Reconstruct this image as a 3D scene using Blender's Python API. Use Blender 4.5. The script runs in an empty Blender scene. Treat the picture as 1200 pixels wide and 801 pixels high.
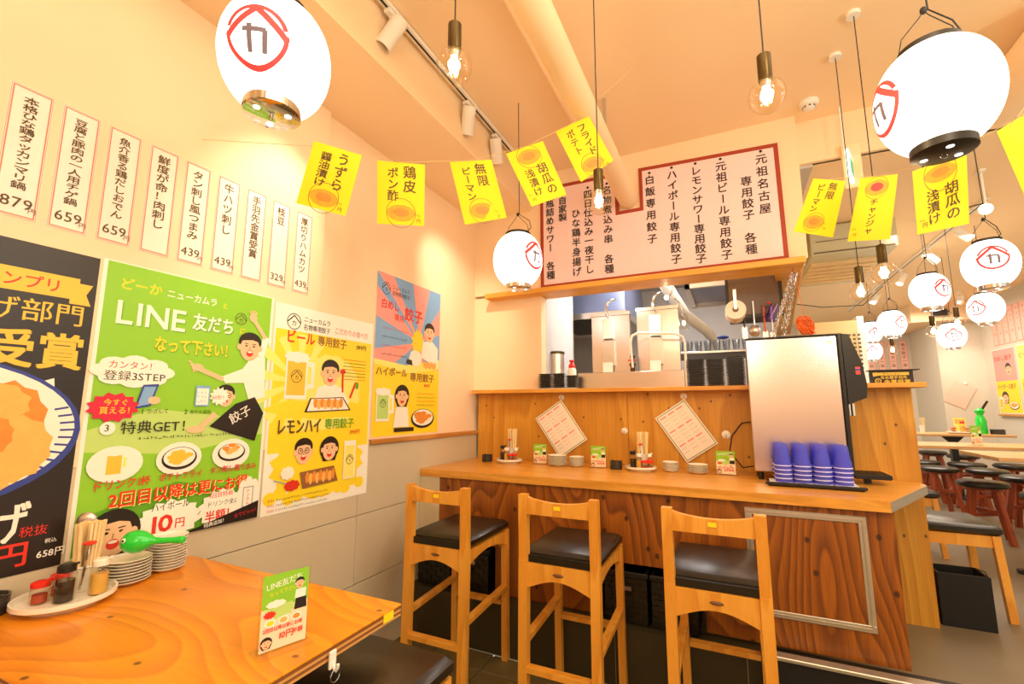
import bpy, math, random
from mathutils import Vector, Matrix
random.seed(7)
SC = bpy.context.scene
COL = SC.collection
R = math.radians
PI = math.pi

# ---------------- camera ----------------
cd = bpy.data.cameras.new('camera'); cam = bpy.data.objects.new('camera', cd); COL.objects.link(cam)
cd.sensor_width = 36; cd.lens = 533.0 / 1200 * 36
cam.location = (0, 0, 1.38)
cam.rotation_euler = (R(90 + 8.17), 0, R(25.4))
cd.clip_start = 0.02
SC.camera = cam
# ---------------- world, exposure ----------------
SC.view_settings.view_transform = 'Standard'
SC.view_settings.look = 'None'
SC.view_settings.gamma = 1
SC.view_settings.exposure = 0.34
SC.cycles.use_denoising = True
SC.cycles.max_bounces = 7; SC.cycles.diffuse_bounces = 4; SC.cycles.transparent_max_bounces = 32
SC.cycles.sample_clamp_indirect = 6
wd = bpy.data.worlds.new('world'); SC.world = wd; wd.use_nodes = True
wd.node_tree.nodes['Background'].inputs[0].default_value = (1.0, 0.88, 0.70, 1)
wd.node_tree.nodes['Background'].inputs[1].default_value = 0.9

def light(kind, name, loc, power, color=(1, .8, .55), size=.1, aim=None, spot=60, blend=.6, size_y=None):
    l = bpy.data.lights.new(name, kind); l.energy = power; l.color = color
    if kind == 'AREA':
        l.size = size
        if size_y: l.shape = 'RECTANGLE'; l.size_y = size_y
    elif kind in ('POINT', 'SPOT'): l.shadow_soft_size = size
    if kind == 'SPOT': l.spot_size = R(spot); l.spot_blend = blend
    o = bpy.data.objects.new(name, l); COL.objects.link(o); o.location = loc
    if aim is not None:
        o.rotation_euler = (Vector(aim) - Vector(loc)).to_track_quat('-Z', 'Y').to_euler()
    return o
# added fill lights without fixtures, over and behind the viewer
light('AREA', 'added_fill_area', (-.2, .2, 3.2), 16, (1, .90, .72), 1.6, aim=(-.2, .6, 0))
light('AREA', 'added_fill_area', (1.6, 1.6, 3.2), 14, (1, .90, .72), 1.6, aim=(1.2, 2.2, 0))
for p in ((.1, -1.2, 2.25), (1.3, -.5, 2.25), (2.3, 1.6, 2.3), (.7, .5, 2.75)): light('POINT', 'added_fill_point', p, 24, (1, .90, .72), .14)  # added point fills that brighten the ceiling, no pendants hang here
# track spots washing the long wall
for (y, ty, tz, p) in ((1.50, 1.34, 2.24, 42), (2.26, 3.0, 2.15, 55)):
    light('SPOT', 'wall_spot', (-1.385, y, 2.985), p, (1, .90, .72), .03, aim=(-1.9, ty, tz), spot=52, blend=1)
# kitchen work light, dining hall lamps
light('AREA', 'kitchen_lamp', (-.5, 4.3, 2.9), 46, (1, .96, .92), .9, aim=(-.5, 4.6, 0))
light('POINT', 'kitchen_spot', (-.40, 3.70, 2.26), 5, (1, .88, .68), .02)
light('SPOT', 'panel_spot', (-.62, 3.38, 2.235), 10, (1, .90, .74), .03, aim=(-.64, 3.55, 1.7), spot=120, blend=1)
light('AREA', 'hall_lamp', (2.0, 5.2, 2.85), 34, (1, .87, .72), 1.4, aim=(2, 5.4, 0))
light('AREA', 'hall_lamp', (2.2, 8.2, 2.85), 50, (1, .87, .74), 1.6, aim=(2.2, 8.3, 0))
light('SPOT', 'hall_spot', (3.0, 8.3, 2.8), 40, (1, .9, .75), .03, aim=(3.35, 9.45, 2.0), spot=34, blend=1)

# ---------------- materials ----------------
def lin(c):
    return tuple(((v / 255) / 12.92 if v / 255 <= .04045 else (((v / 255) + .055) / 1.055) ** 2.4) for v in c)
MATS = {}
def mat(name, c, rough=.6, metal=0.0, emit=0.0, spec=.5, trans=0.0, alpha=1.0, noise=0.0, scale=20, bump=0.0, coat=0.0):
    if name in MATS: return MATS[name]
    m = bpy.data.materials.new(name); m.use_nodes = True
    nt = m.node_tree; b = nt.nodes['Principled BSDF']; L = lin(c) + (1,)
    b.inputs['Base Color'].default_value = L
    b.inputs['Roughness'].default_value = rough; b.inputs['Metallic'].default_value = metal
    b.inputs['Specular IOR Level'].default_value = spec
    b.inputs['Coat Weight'].default_value = coat
    if trans: b.inputs['Transmission Weight'].default_value = trans
    if alpha < 1: b.inputs['Alpha'].default_value = alpha
    if emit:
        b.inputs['Emission Color'].default_value = L; b.inputs['Emission Strength'].default_value = emit
    tc = nt.nodes.new('ShaderNodeTexCoord')
    nz = nt.nodes.new('ShaderNodeTexNoise'); nz.inputs['Scale'].default_value = scale; nz.inputs['Detail'].default_value = 4
    nt.links.new(tc.outputs['Object'], nz.inputs['Vector'])
    k = max(noise, .03)
    mr = nt.nodes.new('ShaderNodeMapRange'); mr.inputs[3].default_value = 1 - k; mr.inputs[4].default_value = 1 + k
    nt.links.new(nz.outputs['Fac'], mr.inputs[0])
    mx = nt.nodes.new('ShaderNodeVectorMath'); mx.operation = 'SCALE'; mx.inputs[0].default_value = L[:3]
    nt.links.new(mr.outputs[0], mx.inputs['Scale']); nt.links.new(mx.outputs[0], b.inputs['Base Color'])
    if bump:
        bp = nt.nodes.new('ShaderNodeBump'); bp.inputs['Strength'].default_value = bump; bp.inputs['Distance'].default_value = .01
        nt.links.new(nz.outputs['Fac'], bp.inputs['Height']); nt.links.new(bp.outputs[0], b.inputs['Normal'])
    MATS[name] = m; return m

def wood(name, c1, c2, scale=(1, 1, 1), rough=.45, wave=3.0, dist=9.0, knots=0.0, coat=0.0, fine=.5, ks=3.0, plane='xz'):
    """veneer: warped growth rings, fine fibre streaks and dark knots"""
    m = bpy.data.materials.new(name); m.use_nodes = True
    nt = m.node_tree; N = nt.nodes; Lk = nt.links; b = N['Principled BSDF']
    tc = N.new('ShaderNodeTexCoord'); mp = N.new('ShaderNodeMapping'); mp.inputs['Scale'].default_value = scale
    Lk.new(tc.outputs['Object'], mp.inputs[0])
    n1 = N.new('ShaderNodeTexNoise'); n1.inputs['Scale'].default_value = wave * .55; n1.inputs['Detail'].default_value = 1.5; n1.inputs['Roughness'].default_value = .4
    Lk.new(mp.outputs[0], n1.inputs['Vector'])
    mu = N.new('ShaderNodeMath'); mu.operation = 'MULTIPLY'; mu.inputs[1].default_value = dist; Lk.new(n1.outputs['Fac'], mu.inputs[0])
    fr = N.new('ShaderNodeMath'); fr.operation = 'FRACT'; Lk.new(mu.outputs[0], fr.inputs[0])
    cr = N.new('ShaderNodeValToRGB'); e = cr.color_ramp.elements
    e[0].position = 0; e[0].color = lin(c1) + (1,); e[1].position = 1; e[1].color = lin(c1) + (1,)
    q = cr.color_ramp.elements.new(.55); q.color = lin([(a + d) / 2 for a, d in zip(c1, c2)]) + (1,)
    q = cr.color_ramp.elements.new(.88); q.color = lin(c2) + (1,)
    Lk.new(fr.outputs[0], cr.inputs[0])
    mp2 = N.new('ShaderNodeMapping'); s2 = [s * 4 for s in scale]
    mx_ = max(scale); s2 = [s * (16 if s == mx_ else 2) for s in scale]
    mp2.inputs['Scale'].default_value = s2; Lk.new(tc.outputs['Object'], mp2.inputs[0])
    n2 = N.new('ShaderNodeTexNoise'); n2.inputs['Scale'].default_value = 4; n2.inputs['Detail'].default_value = 5; Lk.new(mp2.outputs[0], n2.inputs['Vector'])
    mr = N.new('ShaderNodeMapRange'); mr.inputs[1].default_value = .3; mr.inputs[2].default_value = .7
    mr.inputs[3].default_value = 1 - fine * .35; mr.inputs[4].default_value = 1 + fine * .2; Lk.new(n2.outputs['Fac'], mr.inputs[0])
    vm = N.new('ShaderNodeVectorMath'); vm.operation = 'SCALE'; Lk.new(cr.outputs[0], vm.inputs[0]); Lk.new(mr.outputs[0], vm.inputs['Scale'])
    out = vm.outputs[0]
    if knots:
        vo = N.new('ShaderNodeTexVoronoi'); vo.voronoi_dimensions = '2D'; vo.inputs['Scale'].default_value = ks; sp = N.new('ShaderNodeSeparateXYZ'); cx_ = N.new('ShaderNodeCombineXYZ'); mpk = N.new('ShaderNodeMapping')
        mpk.inputs['Scale'].default_value = [1 + (s / mx_) * .4 for s in scale]; Lk.new(tc.outputs['Object'], mpk.inputs[0]); Lk.new(mpk.outputs[0], sp.inputs[0]); Lk.new(sp.outputs[0], cx_.inputs[0]); Lk.new(sp.outputs[2 if plane == 'xz' else 1], cx_.inputs[1]); Lk.new(cx_.outputs[0], vo.inputs['Vector'])
        mk = N.new('ShaderNodeMapRange'); mk.inputs[1].default_value = .03 * knots; mk.inputs[2].default_value = .075 * knots; mk.interpolation_type = 'SMOOTHSTEP'
        mk.inputs[3].default_value = .82; mk.inputs[4].default_value = 0; Lk.new(vo.outputs['Distance'], mk.inputs[0])
        mix = N.new('ShaderNodeMixRGB'); mix.inputs[2].default_value = lin([v * .28 for v in c2]) + (1,)
        Lk.new(mk.outputs[0], mix.inputs[0]); Lk.new(out, mix.inputs[1]); out = mix.outputs[0]
    Lk.new(out, b.inputs['Base Color'])
    b.inputs['Roughness'].default_value = rough; b.inputs['Coat Weight'].default_value = coat; b.inputs['Coat Roughness'].default_value = .15
    bp = N.new('ShaderNodeBump'); bp.inputs['Strength'].default_value = .08; bp.inputs['Distance'].default_value = .002
    Lk.new(n2.outputs['Fac'], bp.inputs['Height']); Lk.new(bp.outputs[0], b.inputs['Normal'])
    MATS[name] = m; return m

def clear(name, c, amount=.8, rough=.03):
    """thin clear plastic or bulb glass: see-through with a glossy skin"""
    m = bpy.data.materials.new(name); m.use_nodes = True; nt = m.node_tree; N = nt.nodes; Lk = nt.links
    N.remove(N['Principled BSDF']); o = N['Material Output']
    t = N.new('ShaderNodeBsdfTransparent'); t.inputs[0].default_value = lin(c) + (1,)
    g = N.new('ShaderNodeBsdfGlossy'); g.inputs['Roughness'].default_value = rough
    f = N.new('ShaderNodeLayerWeight'); f.inputs[0].default_value = .5; pw = N.new('ShaderNodeMath'); pw.operation = 'POWER'; pw.inputs[1].default_value = 4; Lk.new(f.outputs['Facing'], pw.inputs[0])
    a = N.new('ShaderNodeMath'); a.operation = 'MULTIPLY_ADD'; a.inputs[1].default_value = .45; a.inputs[2].default_value = (1 - amount) * .35; a.use_clamp = True
    Lk.new(pw.outputs[0], a.inputs[0])
    x = N.new('ShaderNodeMixShader'); Lk.new(a.outputs[0], x.inputs[0]); Lk.new(t.outputs[0], x.inputs[1]); Lk.new(g.outputs[0], x.inputs[2]); Lk.new(x.outputs[0], o.inputs[0])
    MATS[name] = m; return m

def slate_mat():
    m = mat('slate', (110, 96, 58), .35, noise=.35, scale=6, bump=.5); return m

M = dict(
 cream=mat('cream_plaster', (250, 220, 180), .85, scale=3), ceil=mat('ceiling_plaster', (252, 222, 178), .85, scale=2),
 wains=mat('grey_wainscot', (206, 190, 158), .6, scale=5), white=mat('white_paint', (245, 240, 228), .5),
 paper=mat('cream_paper', (253, 238, 220), .7), yellowpaper=mat('yellow_paper', (255, 224, 20), .7),
 slate=slate_mat(), slate2=mat('slate_light', (140, 122, 70), .35, noise=.35, scale=7, bump=.5), slate3=mat('slate_dark', (92, 84, 50), .35, noise=.35, scale=5, bump=.5),
 grout=mat('grout', (170, 165, 145), .9), concrete=mat('concrete', (124, 108, 82), .4, noise=.22, scale=2.5, bump=.1),
 riser=mat('dark_riser', (58, 50, 26), .45, noise=.2, scale=4), riserblack=mat('scuffed_black', (22, 20, 18), .5, noise=.5, scale=14),
 alu=mat('aluminium', (205, 200, 185), .35, .8), steel=mat('stainless_steel', (212, 204, 196), .28, .95), steelm=mat('brushed_steel', (216, 204, 200), .24, 1.0, noise=.02, scale=1.2),
 chrome=mat('chrome', (220, 220, 220), .1, 1), dmetal=mat('dark_metal', (60, 56, 50), .4, .7), black=mat('black_plastic', (20, 19, 18), .4), blackgl=mat('black_glaze', (58, 54, 50), .25),
 leather=mat('black_leatherette', (28, 23, 12), .33, noise=.1, scale=40, bump=.05), brass=mat('aged_brass', (84, 66, 34), .35, .8), tumrim=mat('lilac_rim_highlight', (216, 212, 255), .3),
 stool=wood('stool_beech', (236, 168, 64), (220, 146, 44), (14, 14, 1.6), .4, 1.0, 4, fine=.35, coat=.2),
 redwood=wood('red_stained_wood', (178, 84, 38), (140, 58, 26), (12, 12, 1.5), .45, 1.0, 4, fine=.4),
 tablewood=wood('table_plywood', (240, 154, 14), (214, 128, 6), (.8, 2.4, 1), .32, 1.5, 34, knots=.55, coat=.2, fine=.25, ks=3.0, plane='xy'),
 panelwood=wood('stained_plywood', (164, 92, 16), (114, 58, 8), (3.0, 3.0, .8), .42, 1.3, 26, knots=1.0, coat=.1, fine=.7, ks=3.6),
 backwood=wood('amber_plywood', (218, 156, 52), (198, 132, 34), (3.0, 3.0, .5), .42, 1.2, 14, knots=.6, coat=.1, fine=.5, ks=3.4),
 ctop=wood('counter_top_wood', (230, 164, 66), (216, 146, 50), (.8, 9, 6), .35, 1.2, 7, coat=.2, fine=.5),
 trimwood=wood('trim_wood', (206, 142, 66), (184, 118, 46), (1, 1, 6), .45, 1.3, 5, fine=.5),
 beamwood=wood('beam_wood', (242, 180, 74), (228, 160, 56), (.8, 5, 8), .45, 1.2, 5, fine=.4),
 edgelayer=mat('ply_edge_dark', (140, 84, 36), .6), edgelight=mat('ply_edge_light', (222, 160, 84), .6),
 halltable=wood('pale_table_wood', (226, 180, 122), (208, 158, 98), (1, 8, 4), .4, 1.2, 5, fine=.4),
 china=mat('white_china', (246, 240, 222), .2, coat=.3), chop=wood('chopstick_wood', (252, 228, 172), (244, 212, 148), (10, 10, 1), .6, 1, 3, fine=.3),
 red=mat('red_plastic', (226, 44, 24), .35), green=mat('bright_green_plastic', (16, 214, 60), .18, coat=.6),
 soy=mat('dark_sauce', (32, 14, 8), .1, coat=.5), vinegar=mat('amber_vinegar', (226, 180, 84), .15, coat=.4),
 spice=mat('red_spice', (178, 70, 40), .6), acryl=clear('clear_acrylic', (250, 250, 245), .88), bulb=clear('bulb_glass', (255, 250, 240), .86),
 glass=clear('jar_glass', (250, 246, 236), .92, .05), tumbler=None,
 filament=mat('hot_filament', (255, 226, 170), .5, emit=30), lampface=mat('lamp_face', (255, 236, 200), .5, emit=12),
 lantern=mat('lantern_paper', (255, 252, 246), .6, emit=1.7), logored=mat('lantern_red', (226, 66, 62), .6, emit=.42), logogrey=mat('lantern_grey', (108, 92, 92), .6, emit=.5),
 ink=mat('black_ink', (34, 26, 18), .6), inkbrown=mat('brown_ink', (92, 70, 26), .6), pinkborder=mat('pink_border', (226, 134, 104), .7),
 redborder=mat('red_border', (166, 58, 30), .6), pinkpaper=mat('pale_pink_board', (250, 216, 214), .6),
 pgreen=mat('poster_green', (142, 204, 44), .4), pgreend=mat('poster_green_dark', (104, 172, 34), .4), pgreenl=mat('poster_green_pale', (190, 222, 120), .4), pyellow=mat('poster_yellow', (255, 222, 40), .4),
 pyel2=mat('poster_light_yellow', (255, 238, 120), .4), pblack=mat('poster_black', (34, 24, 18), .35), pwhite=mat('poster_white', (250, 244, 228), .4),
 pred=mat('poster_red', (222, 52, 34), .4), pcrimson=mat('poster_crimson', (214, 30, 62), .4), porange=mat('fried_orange', (232, 144, 50), .5, noise=.25, scale=30), poran2=mat('fried_gold', (246, 184, 90), .5, noise=.2, scale=24),
 pskin=mat('poster_skin', (246, 196, 150), .5), pblue=mat('poster_blue', (130, 174, 220), .4), ppink=mat('poster_pink', (246, 160, 150), .4), pgrey=mat('poster_grey', (170, 176, 172), .4), pnavy=mat('poster_navy', (48, 66, 150), .4),
 pbrown=mat('poster_brown', (150, 96, 50), .5), pgold=mat('poster_gold', (240, 196, 60), .4), pfood=mat('print_food', (240, 170, 40), .6, noise=.3, scale=60),
 greypanel=mat('grey_white_panel', (206, 204, 204), .5), khood=mat('hood_steel', (112, 120, 150), .35, .5), kdark=mat('kitchen_dark', (52, 48, 48), .5), kwall=mat('kitchen_wall', (196, 190, 184), .5),
 acgrey=mat('unit_grey', (196, 192, 160), .5), slotd=mat('slot_dark', (110, 92, 60), .6), cord=mat('black_cord', (22, 18, 14), .5), wire=mat('brass_wire', (128, 100, 50), .4, .6),
 orange=mat('orange_net', (240, 110, 40), .5), lilac=clear('lilac_plastic', (214, 186, 240), .7, .1), gold=mat('gold_print', (232, 190, 70), .35, .3), hallwall=mat('hall_wall', (214, 204, 186), .8, scale=3),
 beige=mat('louver_beige', (226, 196, 140), .5), pinkstrip=mat('pink_paper', (250, 196, 178), .7), emer=mat('exit_green', (30, 170, 110), .5, emit=.5), exitw=mat('exit_white', (240, 250, 240), .5, emit=.8),
 lilacreflect=mat('lilac_reflection', (150, 140, 214), .6), cardlow=mat('card_pale', (250, 224, 190), .5), cabdoor=mat('smoky_door', (104, 80, 62), .3), rubber=mat('white_cushion', (206, 196, 188), .4), brown=mat('brown_plastic', (120, 80, 46), .5), string=mat('pale_string', (220, 190, 130), .7),
)
def tumbler_mat():
    m = bpy.data.materials.new('blue_tumbler_plastic'); m.use_nodes = True; nt = m.node_tree; N = nt.nodes; Lk = nt.links
    b = N['Principled BSDF']; b.inputs['Base Color'].default_value = lin((178, 184, 255)) + (1,); b.inputs['Roughness'].default_value = .15
    t = N.new('ShaderNodeBsdfTransparent'); t.inputs[0].default_value = lin((226, 226, 255)) + (1,)
    tr = N.new('ShaderNodeBsdfTranslucent'); tr.inputs[0].default_value = lin((172, 180, 255)) + (1,)
    x1 = N.new('ShaderNodeMixShader'); x1.inputs[0].default_value = .5; Lk.new(b.outputs[0], x1.inputs[1]); Lk.new(tr.outputs[0], x1.inputs[2])
    x = N.new('ShaderNodeMixShader'); x.inputs[0].default_value = .76; Lk.new(x1.outputs[0], x.inputs[1]); Lk.new(t.outputs[0], x.inputs[2]); Lk.new(x.outputs[0], N['Material Output'].inputs[0])
    return m
M['tumbler'] = tumbler_mat()

# ---------------- mesh helpers ----------------
class MB:
    def __init__(s): s.v = []; s.f = []
    def add(s, vs, fs):
        n = len(s.v); s.v += [tuple(v) for v in vs]; s.f += [tuple(i + n for i in f) for f in fs]; return s
    def box(s, x0, x1, y0, y1, z0, z1, mtx=None):
        vs = [(x, y, z) for z in (z0, z1) for y in (y0, y1) for x in (x0, x1)]
        if mtx is not None: vs = [mtx @ Vector(v) for v in vs]
        return s.add(vs, [(0, 2, 3, 1), (4, 5, 7, 6), (0, 1, 5, 4), (2, 6, 7, 3), (0, 4, 6, 2), (1, 3, 7, 5)])
    def bbox(s, x0, x1, y0, y1, z0, z1, b=.004, mtx=None):
        """box with chamfered edges"""
        b = min(b, (x1 - x0) * .3, (y1 - y0) * .3, (z1 - z0) * .3)
        vs = []
        for z, i in ((z0, b), (z0 + b, 0), (z1 - b, 0), (z1, b)):
            c = b * .6
            vs += [(x0 + i, y0 + i + c, z), (x0 + i + c, y0 + i, z), (x1 - i - c, y0 + i, z), (x1 - i, y0 + i + c, z), (x1 - i, y1 - i - c, z), (x1 - i - c, y1 - i, z), (x0 + i + c, y1 - i, z), (x0 + i, y1 - i - c, z)]
        fs = [tuple(range(7, -1, -1)), tuple(range(24, 32))]
        for k in range(3):
            for i in range(8):
                a = k * 8 + i; c = k * 8 + (i + 1) % 8; fs.append((a, c, c + 8, a + 8))
        if mtx is not None: vs = [mtx @ Vector(v) for v in vs]
        return s.add(vs, fs)
    def lathe(s, prof, n=20, c=(0, 0, 0), mtx=None, close=True):
        vs = []; fs = []
        for (r, z) in prof:
            for i in range(n):
                a = 2 * PI * i / n; v = Vector((r * math.cos(a), r * math.sin(a), z))
                if mtx is not None: v = mtx @ v
                vs.append((v[0] + c[0], v[1] + c[1], v[2] + c[2]))
        for k in range(len(prof) - 1):
            for i in range(n):
                a = k * n + i; b = k * n + (i + 1) % n; fs.append((a, b, b + n, a + n))
        if close:
            fs.append(tuple(range(n - 1, -1, -1))); fs.append(tuple(range((len(prof) - 1) * n, len(prof) * n)))
        return s.add(vs, fs)
    def cyl(s, c, r, z0, z1, n=16): return s.lathe([(r, z0), (r, z1)], n, c)
    def tube(s, pts, r, n=6, rr=None):
        pts = [Vector(p) for p in pts]; vs = []; fs = []
        up = Vector((0, 0, 1))
        prev = None
        for k, p in enumerate(pts):
            d = (pts[min(k + 1, len(pts) - 1)] - pts[max(k - 1, 0)]).normalized()
            if prev is None:
                a = d.cross(up if abs(d.z) < .95 else Vector((1, 0, 0))).normalized()
            else:
                a = (prev - d * prev.dot(d)).normalized()
            prev = a; b = d.cross(a); q = rr[k] if rr else r
            for i in range(n):
                t = 2 * PI * i / n; vs.append(p + a * q * math.cos(t) + b * q * math.sin(t))
        for k in range(len(pts) - 1):
            for i in range(n):
                x = k * n + i; y = k * n + (i + 1) % n; fs.append((x, y, y + n, x + n))
        fs.append(tuple(range(n - 1, -1, -1))); fs.append(tuple(range((len(pts) - 1) * n, len(pts) * n)))
        return s.add(vs, fs)
    def bar(s, p, q, w, d):
        """rectangular bar from p to q, w x d section"""
        p = Vector(p); q = Vector(q); t = (q - p).normalized(); u = Vector((0, 0, 1)) if abs(t.z) < .8 else Vector((0, 1, 0))
        a = t.cross(u).normalized(); b = t.cross(a)
        vs = [e + a * i * w / 2 + b * j * d / 2 for e in (p, q) for i, j in ((-1, -1), (1, -1), (1, 1), (-1, 1))]
        return s.add(vs, [(3, 2, 1, 0), (4, 5, 6, 7), (0, 1, 5, 4), (1, 2, 6, 5), (2, 3, 7, 6), (3, 0, 4, 7)])
    def prism(s, pts, y0, y1):
        """polygon in x,z pushed through y"""
        n = len(pts); vs = [(x, y0, z) for x, z in pts] + [(x, y1, z) for x, z in pts]
        fs = [tuple(range(n)), tuple(range(2 * n - 1, n - 1, -1))] + [(i, i + n, (i + 1) % n + n, (i + 1) % n) for i in range(n)]
        return s.add(vs, fs)
    def ell(s, c, r, n=16, m=10, mtx=None):
        prof = [(max(.0005, math.sin(PI * k / m)), -math.cos(PI * k / m)) for k in range(m + 1)]
        vs = []
        t = MB().lathe(prof, n)
        for v in t.v:
            v = Vector((v[0] * r[0], v[1] * r[1], v[2] * r[2]))
            if mtx is not None: v = mtx @ v
            vs.append((v[0] + c[0], v[1] + c[1], v[2] + c[2]))
        return s.add(vs, t.f)
    def build(s, name, m, parent=None, smooth=False, loc=None):
        me = bpy.data.meshes.new(name); me.from_pydata(s.v, [], s.f); me.materials.append(m)
        me.validate()
        if smooth:
            me.polygons.foreach_set('use_smooth', [True] * len(me.polygons))
            try: me.set_sharp_from_angle(angle=R(40))
            except Exception: pass
        o = bpy.data.objects.new(name, me); COL.objects.link(o)
        if parent: o.parent = parent
        if loc: o.location = loc
        return o
def B(x0, x1, y0, y1, z0, z1, b=0):
    mb = MB(); return mb.bbox(x0, x1, y0, y1, z0, z1, b) if b else mb.box(x0, x1, y0, y1, z0, z1)
def tag(o, label, cat, group=None):
    o['label'] = label; o['category'] = cat
    if group: o['group'] = group
    return o
def thing(name, label, cat, loc=(0, 0, 0), rz=0, group=None):
    o = bpy.data.objects.new(name, None); o.empty_display_size = .05; COL.objects.link(o); o.location = loc; o.rotation_euler = (0, 0, rz)
    return tag(o, label, cat, group)
def struct(name, mb, m, parent=None):
    o = mb.build(name, m, parent)
    if parent is None: o['kind'] = 'structure'
    return o
def copy_tree(o, parent=None, depth=0):
    c = o.copy(); COL.objects.link(c)
    if depth: c.parent = parent
    for ch in list(o.children): copy_tree(ch, c, depth + 1)
    return c
def dup(o, loc, rz=None, label=None, group=None):
    c = copy_tree(o); c.location = loc
    if rz is not None: c.rotation_euler = (0, 0, rz)
    if label: c['label'] = label
    if group: c['group'] = group
    return c

# ---------------- lettering ----------------
_cv = bpy.data.curves.new('lettering_source', 'FONT'); _cv.resolution_u = 2
_co = bpy.data.objects.new('lettering_source', _cv); COL.objects.link(_co)
_gl = {}
def glyph(ch, bold=0.0):
    k = (ch, bold)
    if k not in _gl:
        _cv.body = ch; _cv.offset = bold
        bpy.context.view_layer.update()
        me = bpy.data.meshes.new_from_object(_co.evaluated_get(bpy.context.evaluated_depsgraph_get()))
        vs = [(v.co.x, v.co.y) for v in me.vertices]; fs = [tuple(p.vertices) for p in me.polygons]
        w = 1.0 if ord(ch) > 0x2000 else (max([v[0] for v in vs] or [.3]) + .06)
        _gl[k] = (vs, fs, w); bpy.data.meshes.remove(me)
    return _gl[k]
class Art:
    """flat print on a sheet: o = lower left corner, ux/uy in the sheet, n out of it"""
    def __init__(s, o, ux, uy, n, step=.000035):
        step = min(step, .000035)
        s.o = Vector(o); s.ux = Vector(ux); s.uy = Vector(uy); s.n = Vector(n); s.k = 0; s.step = step; s.d = {}; s.t = {}
    def P(s, x, y): return s.o + s.ux * x + s.uy * y + s.n * (s.k * s.step + .0006)
    def _p(s, pts, faces, m, text=False, hold=False):
        s.k += 1 if not hold else .15
        d = s.t if text else s.d
        d.setdefault(m.name, (m, MB()))[1].add([s.P(*p) for p in pts], faces)
    def poly(s, pts, m, hold=False): s._p(pts, [tuple(range(len(pts)))], m, hold=hold); return s
    def rect(s, x, y, w, h, m, hold=False): return s.poly([(x, y), (x + w, y), (x + w, y + h), (x, y + h)], m, hold)
    def ell(s, x, y, rx, ry, m, n=22, hold=False, a0=0): return s.poly([(x + rx * math.cos(2 * PI * i / n + a0), y + ry * math.sin(2 * PI * i / n + a0)) for i in range(n)], m, hold)
    def burst(s, x, y, rx, ry, m, n=12, k=.72): 
        pts = []
        for i in range(2 * n):
            q = 1 if i % 2 else k; a = PI * i / n; pts.append((x + rx * q * math.cos(a), y + ry * q * math.sin(a)))
        c = (x, y); s._p([c] + pts, [(0, i + 1, (i + 1) % (2 * n) + 1) for i in range(2 * n)], m); return s
    def cloud(s, x, y, rx, ry, m, n=8):
        for i in range(n):
            a = 2 * PI * i / n; s.ell(x + rx * .72 * math.cos(a), y + ry * .62 * math.sin(a), rx * .36, ry * .42, m, 12)
        s.ell(x, y, rx * .8, ry * .75, m); return s
    def ring(s, x, y, r, w, m, n=28):
        pts = []; 
        for i in range(n):
            a = 2 * PI * i / n; pts += [(x + r * math.cos(a), y + r * math.sin(a)), (x + (r - w) * math.cos(a), y + (r - w) * math.sin(a))]
        s._p(pts, [(2 * i, (2 * i + 2) % (2 * n), (2 * i + 3) % (2 * n), 2 * i + 1) for i in range(n)], m); return s
    def line(s, x0, y0, x1, y1, w, m):
        d = math.hypot(x1 - x0, y1 - y0); a = (-(y1 - y0) / d * w / 2, (x1 - x0) / d * w / 2)
        return s.poly([(x0 + a[0], y0 + a[1]), (x0 - a[0], y0 - a[1]), (x1 - a[0], y1 - a[1]), (x1 + a[0], y1 + a[1])], m)
    def frame(s, x, y, w, h, t, m):
        for a in ((x, y, w, t), (x, y + h - t, w, t), (x, y + t, t, h - 2 * t), (x + w - t, y + t, t, h - 2 * t)): s.rect(*a, m, hold=False)
        return s
    def text(s, txt, x, y, size, m, vert=False, bold=0.0, sx=1.0, gap=1.0, rot=0.0, fit=None):
        """bold strokes: the same characters laid down again a hair to the side"""
        q = min(bold, .06) * size * .8
        offs = [(0, 0)] if bold <= 0 else ([(-q / 2, 0), (q / 2, q * .3)] if bold <= .022 else [(-q / 2, -q / 2), (q / 2, -q / 2), (-q / 2, q / 2), (q / 2, q / 2)])
        for (a, b) in offs: s._text(txt, x + a, y + b, size, m, vert, 0.0, sx, gap, rot, fit)
        return s
    def _text(s, txt, x, y, size, m, vert=False, bold=0.0, sx=1.0, gap=1.0, rot=0.0, fit=None):
        """x, y = left/baseline (horizontal) or centre/top (vertical)"""
        s.k += 1; cr, sr = math.cos(rot), math.sin(rot); cx = 0.0
        if vert:
            if fit: gap = (fit / (len(txt) * size))
            for i, ch in enumerate(txt):
                if ch == ' ': continue
                vs, fs, w = glyph(ch, bold); c0 = (w / 2 if w < 1 else .5); cy = .38
                top = -(i * gap + .5) * size
                q = []
                for (a, b) in vs:
                    a -= c0; b -= cy
                    if ch in 'ー～': a, b = b, -a
                    a *= size * sx; b = b * size * min(1, gap) + top
                    q.append((x + a * cr - b * sr, y + a * sr + b * cr))
                s._p(q, fs, m, True, True)
        else:
            tot = sum((glyph(c, bold)[2] if c != ' ' else .35) for c in txt) * size * gap
            if fit: sx = sx * fit / (tot * sx)
            for ch in txt:
                if ch == ' ': cx += .35 * size * gap * sx; continue
                vs, fs, w = glyph(ch, bold)
                q = []
                for (a, b) in vs:
                    a = a * size * sx + cx; b = b * size
                    q.append((x + a * cr - b * sr, y + a * sr + b * cr))
                s._p(q, fs, m, True, True); cx += w * size * gap * sx
        return s
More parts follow.
